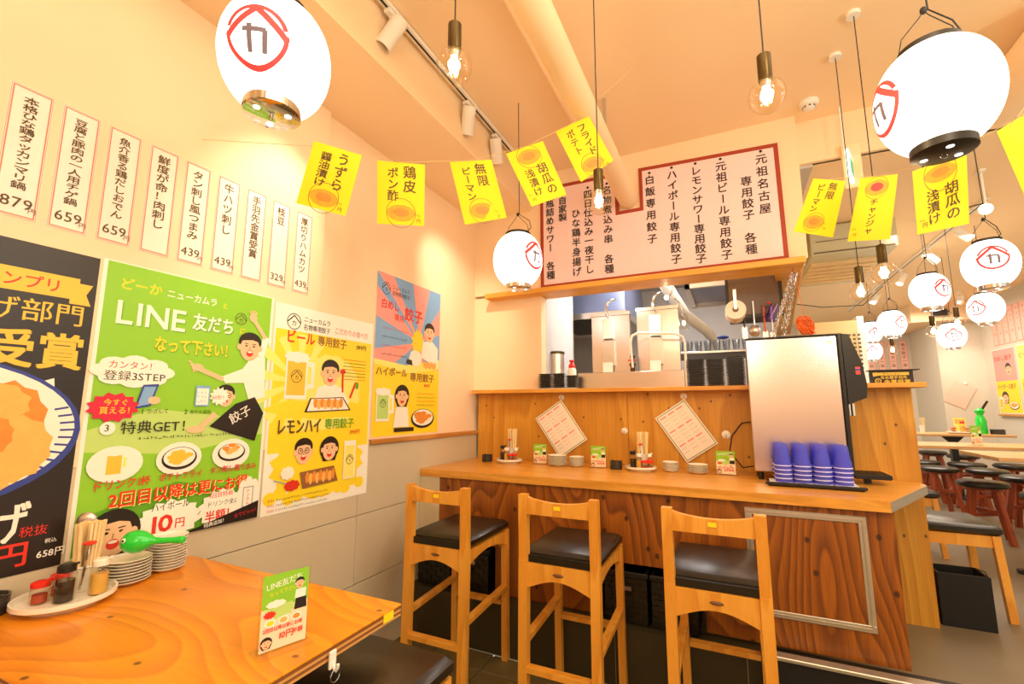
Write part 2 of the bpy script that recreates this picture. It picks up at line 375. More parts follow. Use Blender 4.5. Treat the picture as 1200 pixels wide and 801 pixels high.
    def scribble(s, x, y, w, h, m, rows=2, seed=1):
        """rows of tiny unreadable characters"""
        rd = random.Random(seed); s.k += 1; rh = h / rows
        for r_ in range(rows):
            cx = x
            while cx < x + w - rh * .6:
                q = rh * rd.uniform(.45, .62)
                y0 = y + h - (r_ + 1) * rh + rh * .2
                for _ in range(2):
                    a = rd.uniform(0, q * .7); b = rd.uniform(0, q * .7)
                    if rd.random() < .5: s.rect(cx + a * .4, y0 + b, q * .85, q * .17, m, hold=True)
                    else: s.rect(cx + a, y0 + b * .3, q * .17, q * .9, m, hold=True)
                cx += q * 1.25
        return s
    def face(s, x, y, r, hair='short', look=0, open_=True, glasses=False):
        sk, bk = M['pskin'], M['pblack']
        if hair == 'long': s.ell(x, y + r * .1, r * 1.25, r * 1.22, bk); s.poly([(x - r * 1.25, y), (x - r * .75, y - r * 1.15), (x + r * .8, y - r * 1.15), (x + r * 1.25, y)], bk)
        else: s.ell(x, y + r * .45, r * 1.02, r * .85, bk)
        s.ell(x - r * .95, y - r * .02, r * .17, r * .25, sk); s.ell(x + r * .95, y - r * .02, r * .17, r * .25, sk)
        s.ell(x, y - r * .08, r * .86, r * 1.05, sk)
        s.poly([(x - r * .86, y + r * .5), (x - r * .5, y + r * 1.02), (x + r * .5, y + r * 1.05), (x + r * .86, y + r * .5), (x + r * .2, y + r * .66), (x - r * .3, y + r * .6)], bk)
        for e in (-1, 1):
            s.ell(x + e * r * .34, y + r * .12, r * .11, r * .07, bk); s.line(x + e * r * .18, y + r * .3, x + e * r * .52, y + r * .33, r * .06, bk)
            if glasses: s.ring(x + e * r * .36, y + r * .1, r * .28, r * .07, bk)
        s.line(x, y + r * .05, x - r * .05, y - r * .2, r * .05, M['pbrown'])
        if open_: s.ell(x, y - r * .5, r * .3, r * .27, M['pred']); s.ell(x, y - r * .38, r * .22, r * .08, M['pwhite'])
        else: s.ell(x, y - r * .5, r * .25, r * .06, M['pred'])
        return s
    def logo(s, x, y, r, m, w=None):
        w = w or r * .1
        s.ring(x, y, r, w, m); s.line(x - r * .9, y - r * .1, x, y + r * .75, w * 1.4, m); s.line(x + r * .9, y - r * .1, x, y + r * .75, w * 1.4, m)
        s.text('カ', x - r * .38, y - r * .5, r * .8, m, bold=.02); return s
    def mug(s, x, y, w, h, beer=True):
        s.poly([(x + w * .9, y + h * .2), (x + w * 1.35, y + h * .25), (x + w * 1.35, y + h * .8), (x + w * .9, y + h * .85)], M['pwhite']); s.poly([(x + w * .95, y + h * .3), (x + w * 1.2, y + h * .34), (x + w * 1.2, y + h * .7), (x + w * .95, y + h * .74)], M['pyel2'])
        s.rect(x, y, w, h, M['pwhite']); s.rect(x + w * .08, y + h * .08, w * .84, h * .74, M['pgold'] if beer else M['pgreenl'])
        s.cloud(x + w / 2, y + h * .9, w * .55, h * .12, M['pwhite']); return s
    def plate(s, x, y, rx, ry, food=None, n=12, seed=3):
        rd = random.Random(seed); s.ell(x, y, rx, ry, M['pblack']); s.ell(x, y + ry * .1, rx * .9, ry * .85, M['pwhite'])
        for i in range(n):
            a = rd.uniform(0, 6.28); q = rd.uniform(0, .6)
            s.ell(x + rx * q * math.cos(a), y + ry * .2 + ry * q * math.sin(a), rx * .28, ry * .22, food or (M['porange'] if i % 2 else M['poran2']), 8, hold=False)
        return s
    def build(s, parent, name='picture'):
        for ch in parent.children:
            if ch.name.split('.')[0] in ('sheet', 'board', 'panel', 'acrylic_sheet'): parent = ch; break
        for (m, mb) in s.d.values(): mb.build(name, m, parent)['kind'] = 'stuff'
        for (m, mb) in s.t.values(): mb.build('lettering', m, parent)['kind'] = 'stuff'
# =====================================================================
# THE SETTING
# =====================================================================
WX = -1.90        # long wall
FZ = .22          # raised dining hall floor
fl = struct('floor', B(-2.1, 3.2, -2.2, 2.48, -.08, -.012), M['grout'])
xs = [-1.9 + .027 + .344 * k for k in range(-1, 12)]
k = 0
for j in range(9):
    y1 = 2.478 - .17 if j == 0 else 2.308 - .344 * (j - 1); y0 = 2.308 - .344 * j if j else 2.31
    if j == 0: y0, y1 = 2.312, 2.476
    else: y0, y1 = 2.308 - .344 * j + .004, 2.308 - .344 * (j - 1) - .001
    for i in range(11):
        a = max(-1.9, -1.973 + .344 * i); c = -1.973 + .344 * (i + 1) - .006
        B(a, c, y0, y1, -.012, random.uniform(-.002, .001), .003).build('tile', random.choice([M['slate'], M['slate'], M['slate2'], M['slate3']]), fl)
struct('floor_hall', B(-2.1, 4.6, 2.56, 10.8, -.05, FZ), M['concrete'])
cb = struct('floor_curb', B(-1.9, .11, 2.482, 2.60, 0, .278), M['riser'])
struct('floor_curb_hall', B(.11, 3.2, 2.486, 2.60, 0, .275), M['riserblack'])
struct('trim_1', B(.11, 3.2, 2.474, 2.53, .275, .292, .003), M['alu'])
for x in (-1.2, -.6, 0.0): B(x - .001, x + .001, 2.480, 2.4825, .0, .277).build('joint', M['grout'], cb)

# long wall: full wall up to the step, then set back above the wainscot
wl = struct('wall_left', B(-2.1, WX, -2.2, 1.665, 1.19, 3.05), M['cream'])
B(-2.1, -1.93, 1.665, 3.45, 1.165, 3.05).build('plaster_recess', M['cream'], wl)
B(-2.1, WX - .012, -2.2, 3.45, 0, 1.19).build('wainscot_back', M['grout'], wl)
for (z0, z1) in ((0, .425), (.430, .785), (.789, 1.188)):
    for (y0, y1) in ((-2.2, .2), (.203, 2.0), (2.003, 3.32)): B(WX - .012, WX, y0, y1, z0, z1, .001).build('panel', M['wains'], wl)
struct('trim_2', B(-1.935, -1.880, 2.075, 3.32, 1.167, 1.192, .003), M['trimwood'])
# ceilings
ce = struct('ceiling', B(-2.1, 3.4, -2.2, 3.45, 3.3, 3.4), M['ceil'])
B(-2.1, -1.41, -2.2, 3.45, 3.0, 3.3).build('soffit', M['ceil'], ce)
B(-.83, -.74, -2.2, 3.32, 3.24, 3.3).build('shallow_beam', M['ceil'], ce)
struct('ceiling_hall', B(.5, 4.4, 3.45, 10.8, 3.0, 3.1), M['ceil'])
struct('ceiling_bulkhead', B(.5, 4.4, 3.42, 3.47, 3.0, 3.34), M['cream'])
# kitchen front wall
wb = struct('wall_back', B(-1.95, .505, 3.32, 3.42, 2.32, 3.3), M['cream'])
B(-1.95, -1.318, 3.32, 3.42, 1.515, 2.30).build('pier', M['cream'], wb)
B(-1.40, -1.316, 3.422, 4.12, 1.3, 2.9).build('jamb_panel', M['greypanel'], wb)
B(-1.335, -1.312, 4.12, 4.14, 1.3, 2.9).build('jamb_edge', M['alu'], wb)
# lintel beams
struct('trim_3', B(-1.77, .475, 3.20, 3.44, 2.262, 2.302, .004), M['beamwood'])
lb = MB(); lb.add([(.33, 3.44, 2.262), (.475, 3.44, 2.262), (.72, 6.4, 2.262), (.55, 6.4, 2.262), (.33, 3.44, 2.30), (.475, 3.44, 2.30), (.72, 6.4, 2.30), (.55, 6.4, 2.30)], [(3, 2, 1, 0), (4, 5, 6, 7), (0, 1, 5, 4), (1, 2, 6, 5), (2, 3, 7, 6), (3, 0, 4, 7)])
struct('trim_4', lb, M['beamwood'])
sw = MB(); sw.add([(.40, 3.42, 2.30), (.50, 3.42, 2.30), (.72, 6.4, 2.30), (.6, 6.4, 2.30), (.40, 3.42, 3.3), (.50, 3.42, 3.3), (.72, 6.4, 3.3), (.6, 6.4, 3.3)], [(3, 2, 1, 0), (4, 5, 6, 7), (0, 1, 5, 4), (1, 2, 6, 5), (2, 3, 7, 6), (3, 0, 4, 7)])
struct('wall_side', sw, M['cream'])
# kitchen shell
struct('wall_kitchen', B(-2.1, .62, 6.4, 6.5, FZ, 3.3), M['kwall'])
struct('wall_kitchen_left', B(-2.2, -2.1, 3.45, 6.4, FZ, 3.3), M['kwall'])
struct('ceiling_kitchen', B(-2.1, .6, 3.45, 6.4, 2.98, 3.05), M['kwall'])
struct('wall_front', B(-2.1, 3.2, -2.3, -2.2, 0, 3.3), M['cream'])
wf = bpy.data.objects['wall_front']
for (z0, z1, m_) in ((0, .62, 'trimwood'), (.62, .95, 'lilacreflect'), (1.86, 2.06, 'trimwood'), (2.42, 2.5, 'trimwood')): B(-2.1, 3.2, -2.2, -2.17, z0, z1).build('reflection_band', M[m_], wf)  # unseen bands added to be reflected in the steel dispenser
# hall walls
struct('wall_hall_back', B(.5, 4.4, 10.6, 10.8, FZ, 3.0), M['hallwall'])
struct('wall_hall_pier', B(3.05, 3.62, 9.45, 10.6, FZ, 3.0), M['hallwall'])
wr = struct('wall_right', B(3.6, 3.75, 3.0, 9.45, FZ, 3.0), M['hallwall'])
struct('trim_5', B(3.56, 3.6, 6.5, 9.2, 1.255, 1.28), M['trimwood'])
struct('ceiling_box', B(2.7, 3.6, 9.2, 10.6, 2.72, 3.0), M['cream'])

# round duct that runs along the ceiling and ends in the menu board's notch
t = MB(); rot = Matrix.Rotation(-PI / 2, 4, 'X')
t.lathe([(.070, -2.2), (.070, 3.30), (.064, 3.335), (.05, 3.36)], 28, (-.60, 0, 2.93), rot)
d = thing('ceiling_duct', 'cream round duct along the ceiling, its end set in the notch of the menu board', 'duct', (0, 0, 0))
t.build('pipe', M['ceil'], d, True)
for y in (1.2, 2.6):
    MB().lathe([(.0715, y), (.0715, y + .03)], 28, (-.60, 0, 2.93), rot).build('joint_band', M['ceil'], d, True)
    B(-.61, -.59, y + .005, y + .025, 3.0, 3.3).build('hanger', M['alu'], d)
t = MB(); t.lathe([(.12, 2.75), (.13, 2.78), (.13, 3.42)], 24, (1.52, 0, 3.13), rot)
d = tag(t.build('vent_pipe', M['ceil'], None, True), 'wide cream vent pipe behind the big lantern at the upper right', 'duct')

# smoke detector
d = thing('smoke_detector', 'small round smoke detector on the ceiling above the menu board corner', 'detector', (.568, 3.20, 3.3))
MB().lathe([(.055, 0), (.055, -.018), (.045, -.03)], 24).build('base', M['white'], d, True)
MB().lathe([(.034, -.03), (.034, -.044), (.022, -.052)], 20).build('head', M['white'], d, True)
for i in range(8):
    a = i * PI / 4; MB().box(.024, .0355, -.007, .007, -.043, -.034, Matrix.Rotation(a, 4, 'Z')).build('slot', M['slotd'], d)

# =====================================================================
# COUNTER
# =====================================================================
ct = thing('counter', 'L-ended eating counter with stained plywood front and pale wooden top', 'counter', (0, 0, 0))
top = MB(); P_ = [(-1.898, 2.565), (.600, 2.545), (.905, 3.16), (.905, 3.318), (-1.898, 3.318)]
Zt = .975
n = len(P_)
top.add([(x, y, Zt) for x, y in P_] + [(x, y, Zt - .045) for x, y in P_], [tuple(range(n)), tuple(range(2 * n - 1, n - 1, -1))] + [(i, i + n, (i + 1) % n + n, (i + 1) % n) for i in range(n)])
top.build('worktop', M['ctop'], ct)
e = MB(); a, b_ = Vector((.600, 2.545, 0)), Vector((.905, 3.16, 0)); nn = Vector((.9, -.44, 0)) * .0015
e.add([a + nn + Vector((0, 0, Zt - .044)), b_ + nn + Vector((0, 0, Zt - .044)), b_ + nn + Vector((0, 0, Zt - .001)), a + nn + Vector((0, 0, Zt - .001))] + [a + Vector((0, 0, Zt - .044)), b_ + Vector((0, 0, Zt - .044)), b_ + Vector((0, 0, Zt - .001)), a + Vector((0, 0, Zt - .001))], [(0, 1, 2, 3), (4, 0, 3, 7), (1, 5, 6, 2), (3, 2, 6, 7), (0, 4, 5, 1)])
e.build('edge_strip', M['alu'], ct)
# front panels around two low niches
PY = 2.575
def fp(x0, x1, z0, z1, m='panelwood'):
    return B(x0, x1, PY, PY + .025, z0, z1).build('panel', M[m], ct)
B(-1.898, -1.745, PY - .006, PY + .02, .55, .93).build('filler', M['wains'], ct)
fp(-1.745, -1.335, .545, .93); fp(-1.333, -.700, .282, .93); fp(-.698, -.17, .56, .93); fp(-.168, .615, .294, .93)
B(-1.898, -1.335, 2.95, 2.97, .28, .56).build('niche_back', M['black'], ct)
B(-.70, -.17, 2.95, 2.97, .28, .57).build('niche_back', M['black'], ct)
for x in (-1.336, -.70, -.172): B(x, x + .012, PY + .026, 2.95, .28, .56).build('niche_side', M['panelwood'], ct)
for (x0, x1, z) in ((-1.898, -1.337, .545), (-.688, -.173, .56)): B(x0, x1, PY + .026, 2.95, z, z + .012).build('niche_roof', M['panelwood'], ct)
# framed access hatch
hx0, hx1, hz0, hz1 = .032, .512, .42, .90
for nm, q in (('hatch_frame', (hx0, hx1, hz1 - .03, hz1)), ('hatch_frame', (hx0, hx1, hz0, hz0 + .03)), ('hatch_frame', (hx0, hx0 + .03, hz0 + .03, hz1 - .03)), ('hatch_frame', (hx1 - .03, hx1, hz0 + .03, hz1 - .03))):
    m_ = MB().bbox(q[0], q[1], PY - .008, PY, q[2], q[3], .002)
    m_.build(nm, M['alu'], ct)
B(hx0 + .03, hx1 - .03, PY - .003, PY, hz0 + .03, hz1 - .03).build('hatch_panel', M['panelwood'], ct)
for nm, q in (('hatch_bead', (hx0 + .012, hx1 - .012, hz1 - .017, hz1 - .013)), ('hatch_bead', (hx0 + .012, hx1 - .012, hz0 + .013, hz0 + .017)), ('hatch_bead', (hx0 + .013, hx0 + .017, hz0 + .0175, hz1 - .0175)), ('hatch_bead', (hx1 - .017, hx1 - .013, hz0 + .0175, hz1 - .0175))):
    B(q[0], q[1], PY - .011, PY - .008, q[2], q[3]).build(nm, M['steel'], ct)
# tall back board and pass shelf
bb = thing('counter_backboard', 'tall amber plywood board behind the counter, carrying the pass shelf', 'partition', (0, 0, 0))
for (x0, x1) in ((-1.885, -.665), (-.662, .30), (.302, .935)): B(x0, x1, 3.32, 3.345, FZ, 1.488).build('panel', M['backwood'], bb)
B(.912, .932, 3.346, 3.62, FZ, 1.488).build('end_panel', M['backwood'], bb)
tag(B(-1.89, .975, 3.21, 3.66, 1.489, 1.517, .003).build('pass_shelf', M['ctop']), 'long wooden pass shelf on top of the amber backboard, below the kitchen opening', 'shelf')

# woven baskets in the niches
def basket(x0, x1, label, z1=.53):
    t = thing('woven_basket', label, 'basket', ((x0 + x1) / 2, 2.54, .28), 0, 'black baskets in the niches under the counter')
    w = (x1 - x0) / 2; h = z1 - .28
    mb = MB()
    for q in (((-w, w, 0, .012)), ((-w, w, .36, .372))): mb.box(q[0], q[1], q[2], q[3], 0, h)
    for q in ((-w, -w + .012), (w - .012, w)): mb.box(q[0], q[1], 0, .372, 0, h)
    mb.box(-w, w, 0, .372, 0, .012); bd_ = mb.build('body', M['black'], t)
    rows = 8; cols = max(4, int(w * 2 / .032)); wv = MB(); ch = (h - .03) / rows; cw = 2 * w / cols
    for r_ in range(rows):
        for c in range(cols):
            pr = .006 if (r_ + c) % 2 else .0025
            wv.box(-w + c * cw + .001, -w + (c + 1) * cw - .001, -pr, 0, r_ * ch + .001, (r_ + 1) * ch - .001)
    o = wv.build('weave', M['leather'], bd_); o['kind'] = 'stuff'
    MB().bbox(-w - .006, w + .006, -.008, .012, h - .026, h, .003).build('rim', M['black'], t)
    MB().box(-.03, .03, -.010, -.006, h - .09, h - .07).build('handle', M['steel'], bd_)
    return t
basket(-1.87, -1.63, 'black woven basket under the counter at the grey wall, behind the leftmost bar stool')
basket(-1.60, -1.36, 'black basket with a bright handle under the counter, right of the one at the wall')
basket(-.66, -.44, 'black woven basket under the counter between the middle and the right bar stool')
basket(-.42, -.20, 'black basket under the counter seen through the right bar stool')

# =====================================================================
# BAR STOOLS
# =====================================================================
def bar_stool(x, y, label):
    t = thing('bar_stool', label, 'stool', (x, y, 0), 0, 'wooden bar stools along the counter')
    W = .185; D = .44; p = .040; m = M['stool']
    for s in (-1, 1):
        xo = s * (W - p / 2)
        MB().bar((xo, -.012, 0), (xo, 0.0, .70), p, .042).bar((xo, 0.0, .70), (xo, -.005, .985), p, .036).build('leg', m, t)
        MB().bar((xo, D + .01, 0), (xo, D, .69), .034, .036).build('leg', m, t)
        # side apron with arch, side stretcher
        pr = [(.02, .685), (D - .015, .685), (D - .015, .615)] + [(D * (1 - q / 8.0) * .94 + .01, .615 + .035 * math.sin(PI * q / 8)) for q in range(1, 8)] + [(.02, .615)]
        mb = MB(); nn_ = len(pr); vs = [(xo - .011, a, b) for a, b in pr] + [(xo + .011, a, b) for a, b in pr]
        mb.add(vs, [tuple(range(nn_ - 1, -1, -1)), tuple(range(nn_, 2 * nn_))] + [(i, (i + 1) % nn_, (i + 1) % nn_ + nn_, i + nn_) for i in range(nn_)]); mb.build('apron', m, t)
        MB().bar((xo, .0, .36), (xo, D, .385), .036, .020).build('stretcher', m, t)
    for (yy, hh) in ((D, .615), (0.0, .605)):
        pr = [(-W + p - .002, .69), (W - p + .002, .69), (W - p + .002, hh - .02)] + [((W - p) * (1 - 2 * q / 10.0), hh - .02 + .042 * math.sin(PI * q / 10)) for q in range(1, 10)] + [(-W + p - .002, hh - .02)]
        ap = MB().prism(pr[::-1], yy - .012, yy + .012).build('apron', m, t)
    MB().bar((-W + p, -.008, .255), (W - p, -.008, .255), .04, .022).build('stretcher', m, t)
    MB().bar((-W + p, D + .003, .30), (W - p, D + .003, .30), .04, .022).build('stretcher', m, t)
    # top rail, dipped in the middle
    up = [(W * (1 - 2 * q / 12.0), .985 - .030 * math.sin(PI * q / 12) ** .8) for q in range(13)]
    pr = [(-W + p - .002, .90), (W - p + .002, .90)] + [(max(-W + p, min(W - p, a)), b) for a, b in up if abs(a) < W - p + .01]
    tr_ = MB().prism(pr[::-1], -.016, .010).build('top_rail', m, t)
    MB().ell((0, -.0125, .655), (.026, .004, .008), 14, 6).build('emblem', M['brown'], ap)['label'] = 'oval brown maker plate'
    MB().box(-.015, .015, -.018, -.016, .928, .944).build('sticker', M['yellowpaper'], tr_)['label'] = 'small yellow number sticker'
    # cushion
    prof = []
    mb = MB(); nx = 6; r_ = .022
    mb.bbox(-W + .004, W - .004, .018, D + .018, .692, .742, .016)
    mb.build('cushion', M['leather'], t, True)
    MB().box(-W + p * .9, W - p * .9, -.0, .03, .692, .722).build('cushion_back', M['leather'], t)
    return t
st = bar_stool(-1.372, 2.01, 'wooden bar stool with black cushion at the counter, nearest the poster wall')
bar_stool(-.720, 1.995, 'middle one of the three wooden bar stools at the counter')
bar_stool(-.090, 1.985, 'wooden bar stool in front of the aluminium framed hatch in the counter')
# =====================================================================
# NEAR TABLE
# =====================================================================
tb = thing('dining_table', 'plywood dining table in the front left corner against the poster wall', 'table', (-1.395, .81, 0))
TX0, TX1, TY0, TY1 = -.503, .503, -.325, .325
TZ = .82
MB().bbox(TX0, TX1, TY0, TY1, TZ - .0065, TZ, .002).build('tabletop', M['tablewood'], tb)
for i in range(4):
    z1 = TZ - .0065 - i * .0065; MB().box(TX0 + .001, TX1 - .001 - .0006 * (i % 2), TY0 + .001, TY1 - .001, z1 - .0065, z1).build('ply_layer', [M['edgelayer'], M['edgelight']][i % 2], tb)
MB().box(TX1 - .001, TX1 + .0008, TY1 - .075, TY1 - .035, TZ - .026, TZ - .004).build('sticker', M['yellowpaper'], tb)['label'] = 'yellow number sticker on the table edge'
MB().cyl((-.05, 0, 0), .04, .03, TZ - .04, 20).build('post', M['black'], tb, True)
MB().box(-.35, .25, -.035, .035, .0, .03).box(-.085, -.015, -.25, .25, .0, .03).build('foot', M['black'], tb)
MB().box(-.25, .15, -.2, .2, TZ - .045, TZ - .033).build('mounting_plate', M['black'], tb)
# bag hook on the table edge
hk = thing('bag_hook', 'white stick-on hook with a wire ring on the front edge of the near table', 'hook', (-.888, .875, .785))
MB().bbox(0, .006, -.010, .010, -.014, .026, .003).build('plate', M['white'], hk)
MB().tube([(.004, 0, .004), (.010, 0, -.012), (.016, 0, -.016), (.021, 0, -.008), (.021, 0, 0)], .0035, 8).build('hook', M['white'], hk, True)
MB().tube([(.014 + .0 * i, .014 * math.sin(2 * PI * i / 16), -.026 + .014 * math.cos(2 * PI * i / 16)) for i in range(17)], .0012, 6).build('ring', M['chrome'], hk, True)

# backless stool at the near table
t = thing('low_stool', 'backless wooden stool with black cushion partly under the near table', 'stool', (-.90, .92, 0))
MB().bbox(-.19, .19, -.22, .22, .668, .722, .02).build('cushion', M['leather'], t, True)
for sx in (-1, 1):
    for sy in (-1, 1): MB().bar((sx * .165, sy * .195, 0), (sx * .165, sy * .195, .668), .036, .036).build('leg', M['stool'], t)
    MB().box(sx * .165 - .01, sx * .165 + .01, -.19, .19, .60, .667).build('apron', M['stool'], t)
    MB().box(sx * .165 - .009, sx * .165 + .009, -.19, .19, .30, .335).build('stretcher', M['stool'], t)
for sy in (-1, 1):
    MB().box(-.16, .16, sy * .195 - .01, sy * .195 + .01, .60, .667).build('apron', M['stool'], t)
    MB().box(-.16, .16, sy * .195 - .009, sy * .195 + .009, .25, .285).build('stretcher', M['stool'], t)

# ------------- small wares -------------
def tray(loc, r, label, group=None):
    t = thing('condiment_tray', label, 'tray', loc, 0, group)
    MB().lathe([(r * .72, 0), (r * .74, .004), (r * .9, .010), (r, .018), (r, .030), (r - .006, .030), (r - .010, .016), (r * .6, .012), (.001, .012)], 36).build('dish', M['china'], t, True)
    MB().lathe([(r * .70, .0), (r * .72, -.0), (r * .72, .004)], 30, close=False).build('foot_ring', M['china'], t, True)
    return t
def bottle(loc, label, liquid, cap, h=.085, r=.019, group=None, fill=.8, s=1):
    t = thing('sauce_bottle', label, 'bottle', loc, random.uniform(0, 2), group)
    sq = Matrix.Rotation(PI / 4, 4, 'Z')
    MB().lathe([(r * .93, 0), (r, .004), (r, h * .72), (r * .78, h * .8)], 14).build('glass_body', M['glass'], t, True)
    MB().lathe([(r * .84, .003), (r * .86, h * .72 * fill)], 14).build('sauce', M[liquid], t, True)
    cp_ = MB().lathe([(r * .86, h * .8), (r * .86, h * .95), (r * .62, h)], 16).build('cap', M[cap], t, True)
    MB().bar((r * .5, 0, h * .93), (r * 1.25, 0, h * 1.03), .008, .006).build('spout', M[cap], cp_)
    return t
def spice_jar(loc, label, group=None):
    t = thing('spice_jar', label, 'jar', loc, random.uniform(0, 1), group)
    MB().lathe([(.020, 0), (.022, .004), (.022, .040), (.019, .046)], 14).build('glass_body', M['glass'], t, True)
    MB().cyl((0, 0, 0), .017, .003, .024, 12).build('spice', M['spice'], t, True)
    ld_ = MB().lathe([(.021, .044), (.022, .046), (.022, .056), (.014, .060)], 16).build('lid', M['red'], t, True)
    MB().bar((.008, 0, .058), (.034, 0, .070), .010, .004).build('spoon_handle', M['red'], ld_)
    return t
def chopsticks(loc, n, label, cuplabel, group, h=.19, rad=.032, cup_h=.055, copies=None):
    c = thing('chopstick_cup', cuplabel, 'cup', loc)
    cb_ = MB().lathe([(rad * .85, 0), (rad, cup_h), (rad - .003, cup_h), (rad * .82, .003), (.001, .003)], 24).build('body', M['china'], c, True)
    MB().lathe([(rad + .002, cup_h - .006), (rad + .004, cup_h - .003), (rad + .002, cup_h)], 24, close=False).build('rim', M['china'], cb_, True)
    base = None
    for i in range(n):
        a = random.uniform(0, 2 * PI); q = rad * .74 * math.sqrt(random.random()); lean = q / rad * .10 + random.uniform(-.02, .02)
        x, y = q * math.cos(a), q * math.sin(a)
        if base is None:
            o = MB().bar((0, 0, 0), (0, 0, h), .0080, .0065).build('chopstick', M['chop']); tag(o, label, 'chopstick', group); base = o
        else:
            o = base.copy(); COL.objects.link(o)
        o.location = (loc[0] + x, loc[1] + y, loc[2] + .004 + random.uniform(0, .004)); o.rotation_euler = (-lean * math.sin(a), lean * math.cos(a), a)
    return c
ORD = ['topmost', 'second', 'third', 'fourth', 'fifth', 'sixth', 'seventh', 'eighth', 'ninth', 'tenth', 'eleventh', 'twelfth', 'thirteenth', 'fourteenth', 'fifteenth', 'sixteenth']
def nth_top(i, n):
    k = n - 1 - i
    return ORD[k] if k == 0 else ('lowest' if i == 0 else ORD[k] + ' from the top,')
def plate_stack(loc, n, r, dz, label, name='small_plate', group='', m='china', jitter=.0015, cat='plate', hh=.014):
    o0 = None
    for i in range(n):
        l = (loc[0] + random.uniform(-jitter, jitter), loc[1] + random.uniform(-jitter, jitter), loc[2] + i * dz)
        if o0 is None:
            mb = MB().lathe([(r * .55, 0), (r * .6, .002), (r * .95, hh * .8), (r, hh), (r - .002, hh + .001), (r * .9, hh * .7), (r * .5, .004), (.001, .004)], 28)
            o0 = o = mb.build(name, M[m], None, True, l); tag(o0, label, cat, group)
        else:
            o = o0.copy(); COL.objects.link(o); o.location = l
        o['label'] = nth_top(i, n) + ' ' + label
def ashtray(loc, label, r=.032, h=.034):
    t = thing('ashtray', label, 'ashtray', loc)
    MB().lathe([(r * .96, 0), (r, .003), (r, h), (r - .005, h), (r - .007, .006), (.001, .006)], 24).build('bowl', M['blackgl'], t, True)
    for k in range(3):
        a = k * 2.09 + .4; MB().box(r - .008, r + .001, -.004, .004, h - .0005, h + .004, Matrix.Rotation(a, 4, 'Z')).build('rest', M['blackgl'], t)
    return t
def menu_art(A, w, h, seed=1):
    """the green friend-registration flyer, printed small or large"""
    A.rect(0, 0, w, h, M['pgreen'])
    for i in range(5): A.ell(w * (.1 + .2 * i), h * (.36 + .05 * (i % 2)), w * .16, h * .05, M['pgreenl'], 12, hold=i > 0)
    return A
def card(loc, rz, label, w=.085, h=.125, group=None, big=False):
    t = thing('menu_card', label, 'menu', loc, rz, group)
    MB().box(-w / 2 - .004, w / 2 + .004, -.0018, .0018, .004, h + .006).build('acrylic_sheet', M['acryl'], t)
    MB().bbox(-w / 2 - .010, w / 2 + .010, -.030, .030, 0, .004, .001).build('acrylic_foot', M['acryl'], t)
    A = Art((-w / 2, -.0022, .006), (1, 0, 0), (0, 0, 1), (0, -1, 0), .00012)
    A.rect(0, 0, w, h, M['pgreen']); A.rect(0, 0, w, h * .55, M['cardlow']); A.burst(w * .4, h * .5, w * .38, h * .12, M['pgreenl'])
    A.text('LINE友だち', w * .08, h * .80, w * .17, M['pwhite'], bold=.02, rot=.12, fit=w * .8); A.text('なって下さい', w * .15, h * .71, w * .10, M['pyellow'], rot=.1, fit=w * .6)
    A.face(w * .80, h * .80, w * .10); A.poly([(w * .7, h * .45), (w * .98, h * .45), (w * .95, h * .7), (w * .75, h * .72)], M['pblack']); A.poly([(w * .7, h * .6), (w * .95, h * .6), (w * .95, h * .72), (w * .72, h * .72)], M['pwhite'])
    A.burst(w * .18, h * .47, w * .15, h * .055, M['pred']); A.cloud(w * .3, h * .60, w * .2, h * .05, M['pwhite'])
    for i, m in enumerate(('pyellow', 'poran2', 'porange')): A.ell(w * (.2 + .28 * i), h * .36, w * .12, h * .055, M['pwhite']); A.ell(w * (.2 + .28 * i), h * .36, w * .08, h * .035, M[m])
    A.text('2回目以降は更にお得', w * .05, h * .25, w * .1, M['pred'], bold=.03, fit=w * .85); A.text('10円', w * .38, h * .12, w * .18, M['pred'], bold=.04); A.text('半額', w * .68, h * .14, w * .12, M['pred'], bold=.04)
    A.face(w * .14, h * .11, w * .10, 'long')
    A.build(t); return t

TG = 'on the near table'
tray((-1.765, .715, TZ), .115, 'oval white condiment tray on the near table against the dark chicken poster')
zt = TZ + .0125
spice_jar((-1.800, .670, zt), 'red-lidded spice jar at the left end of the near table tray')
spice_jar((-1.835, .725, zt), 'second red-lidded spice jar behind the front one on the near table tray')
bottle((-1.752, .705, zt), 'dark soy sauce bottle in the middle of the near table tray', 'soy', 'black', .102, .025)
bottle((-1.735, .778, zt), 'white-capped vinegar bottle at the right of the near table tray', 'vinegar', 'china', .100, .024)
chopsticks((-1.822, .775, zt), 44, 'disposable wooden chopstick standing in the cup on the near table', 'white cup full of chopsticks on the near table tray', 'chopsticks on the near table', .19, .036, .072)
t = thing('sauce_spoon', 'steel spoon with a red disc on its handle standing on the near table tray', 'spoon', (-1.79, .755, zt + .01), .3)
MB().tube([(0, 0, 0), (.01, 0, .06), (.018, .0, .128)], .0035, 8).build('handle', M['chrome'], t, True)
MB().ell((.018, 0, .132), (.017, .017, .006), 16, 8).build('disc', M['red'], t, True)
t = thing('round_ladle', 'round steel ladle bowl sticking up behind the chopsticks on the near table', 'spoon', (-1.845, .775, zt + .02), .8)
MB().tube([(0, 0, 0), (0, 0, .15)], .003, 6).build('handle', M['chrome'], t, True)
MB().ell((0, 0, .178), (.026, .010, .024), 16, 8).build('bowl', M['steel'], t, True)
plate_stack((-1.797, .878, TZ), 8, .064, .0092, 'plate of the stack under the green toy', group='plates in the short stack on the near table')
plate_stack((-1.815, 1.005, TZ), 12, .055, .0092, 'plate of the taller stack on the near table', group='plates in the tall stack on the near table')
ashtray((-1.862, .585, TZ), 'black ashtray at the left edge of the picture on the near table', .045, .05)
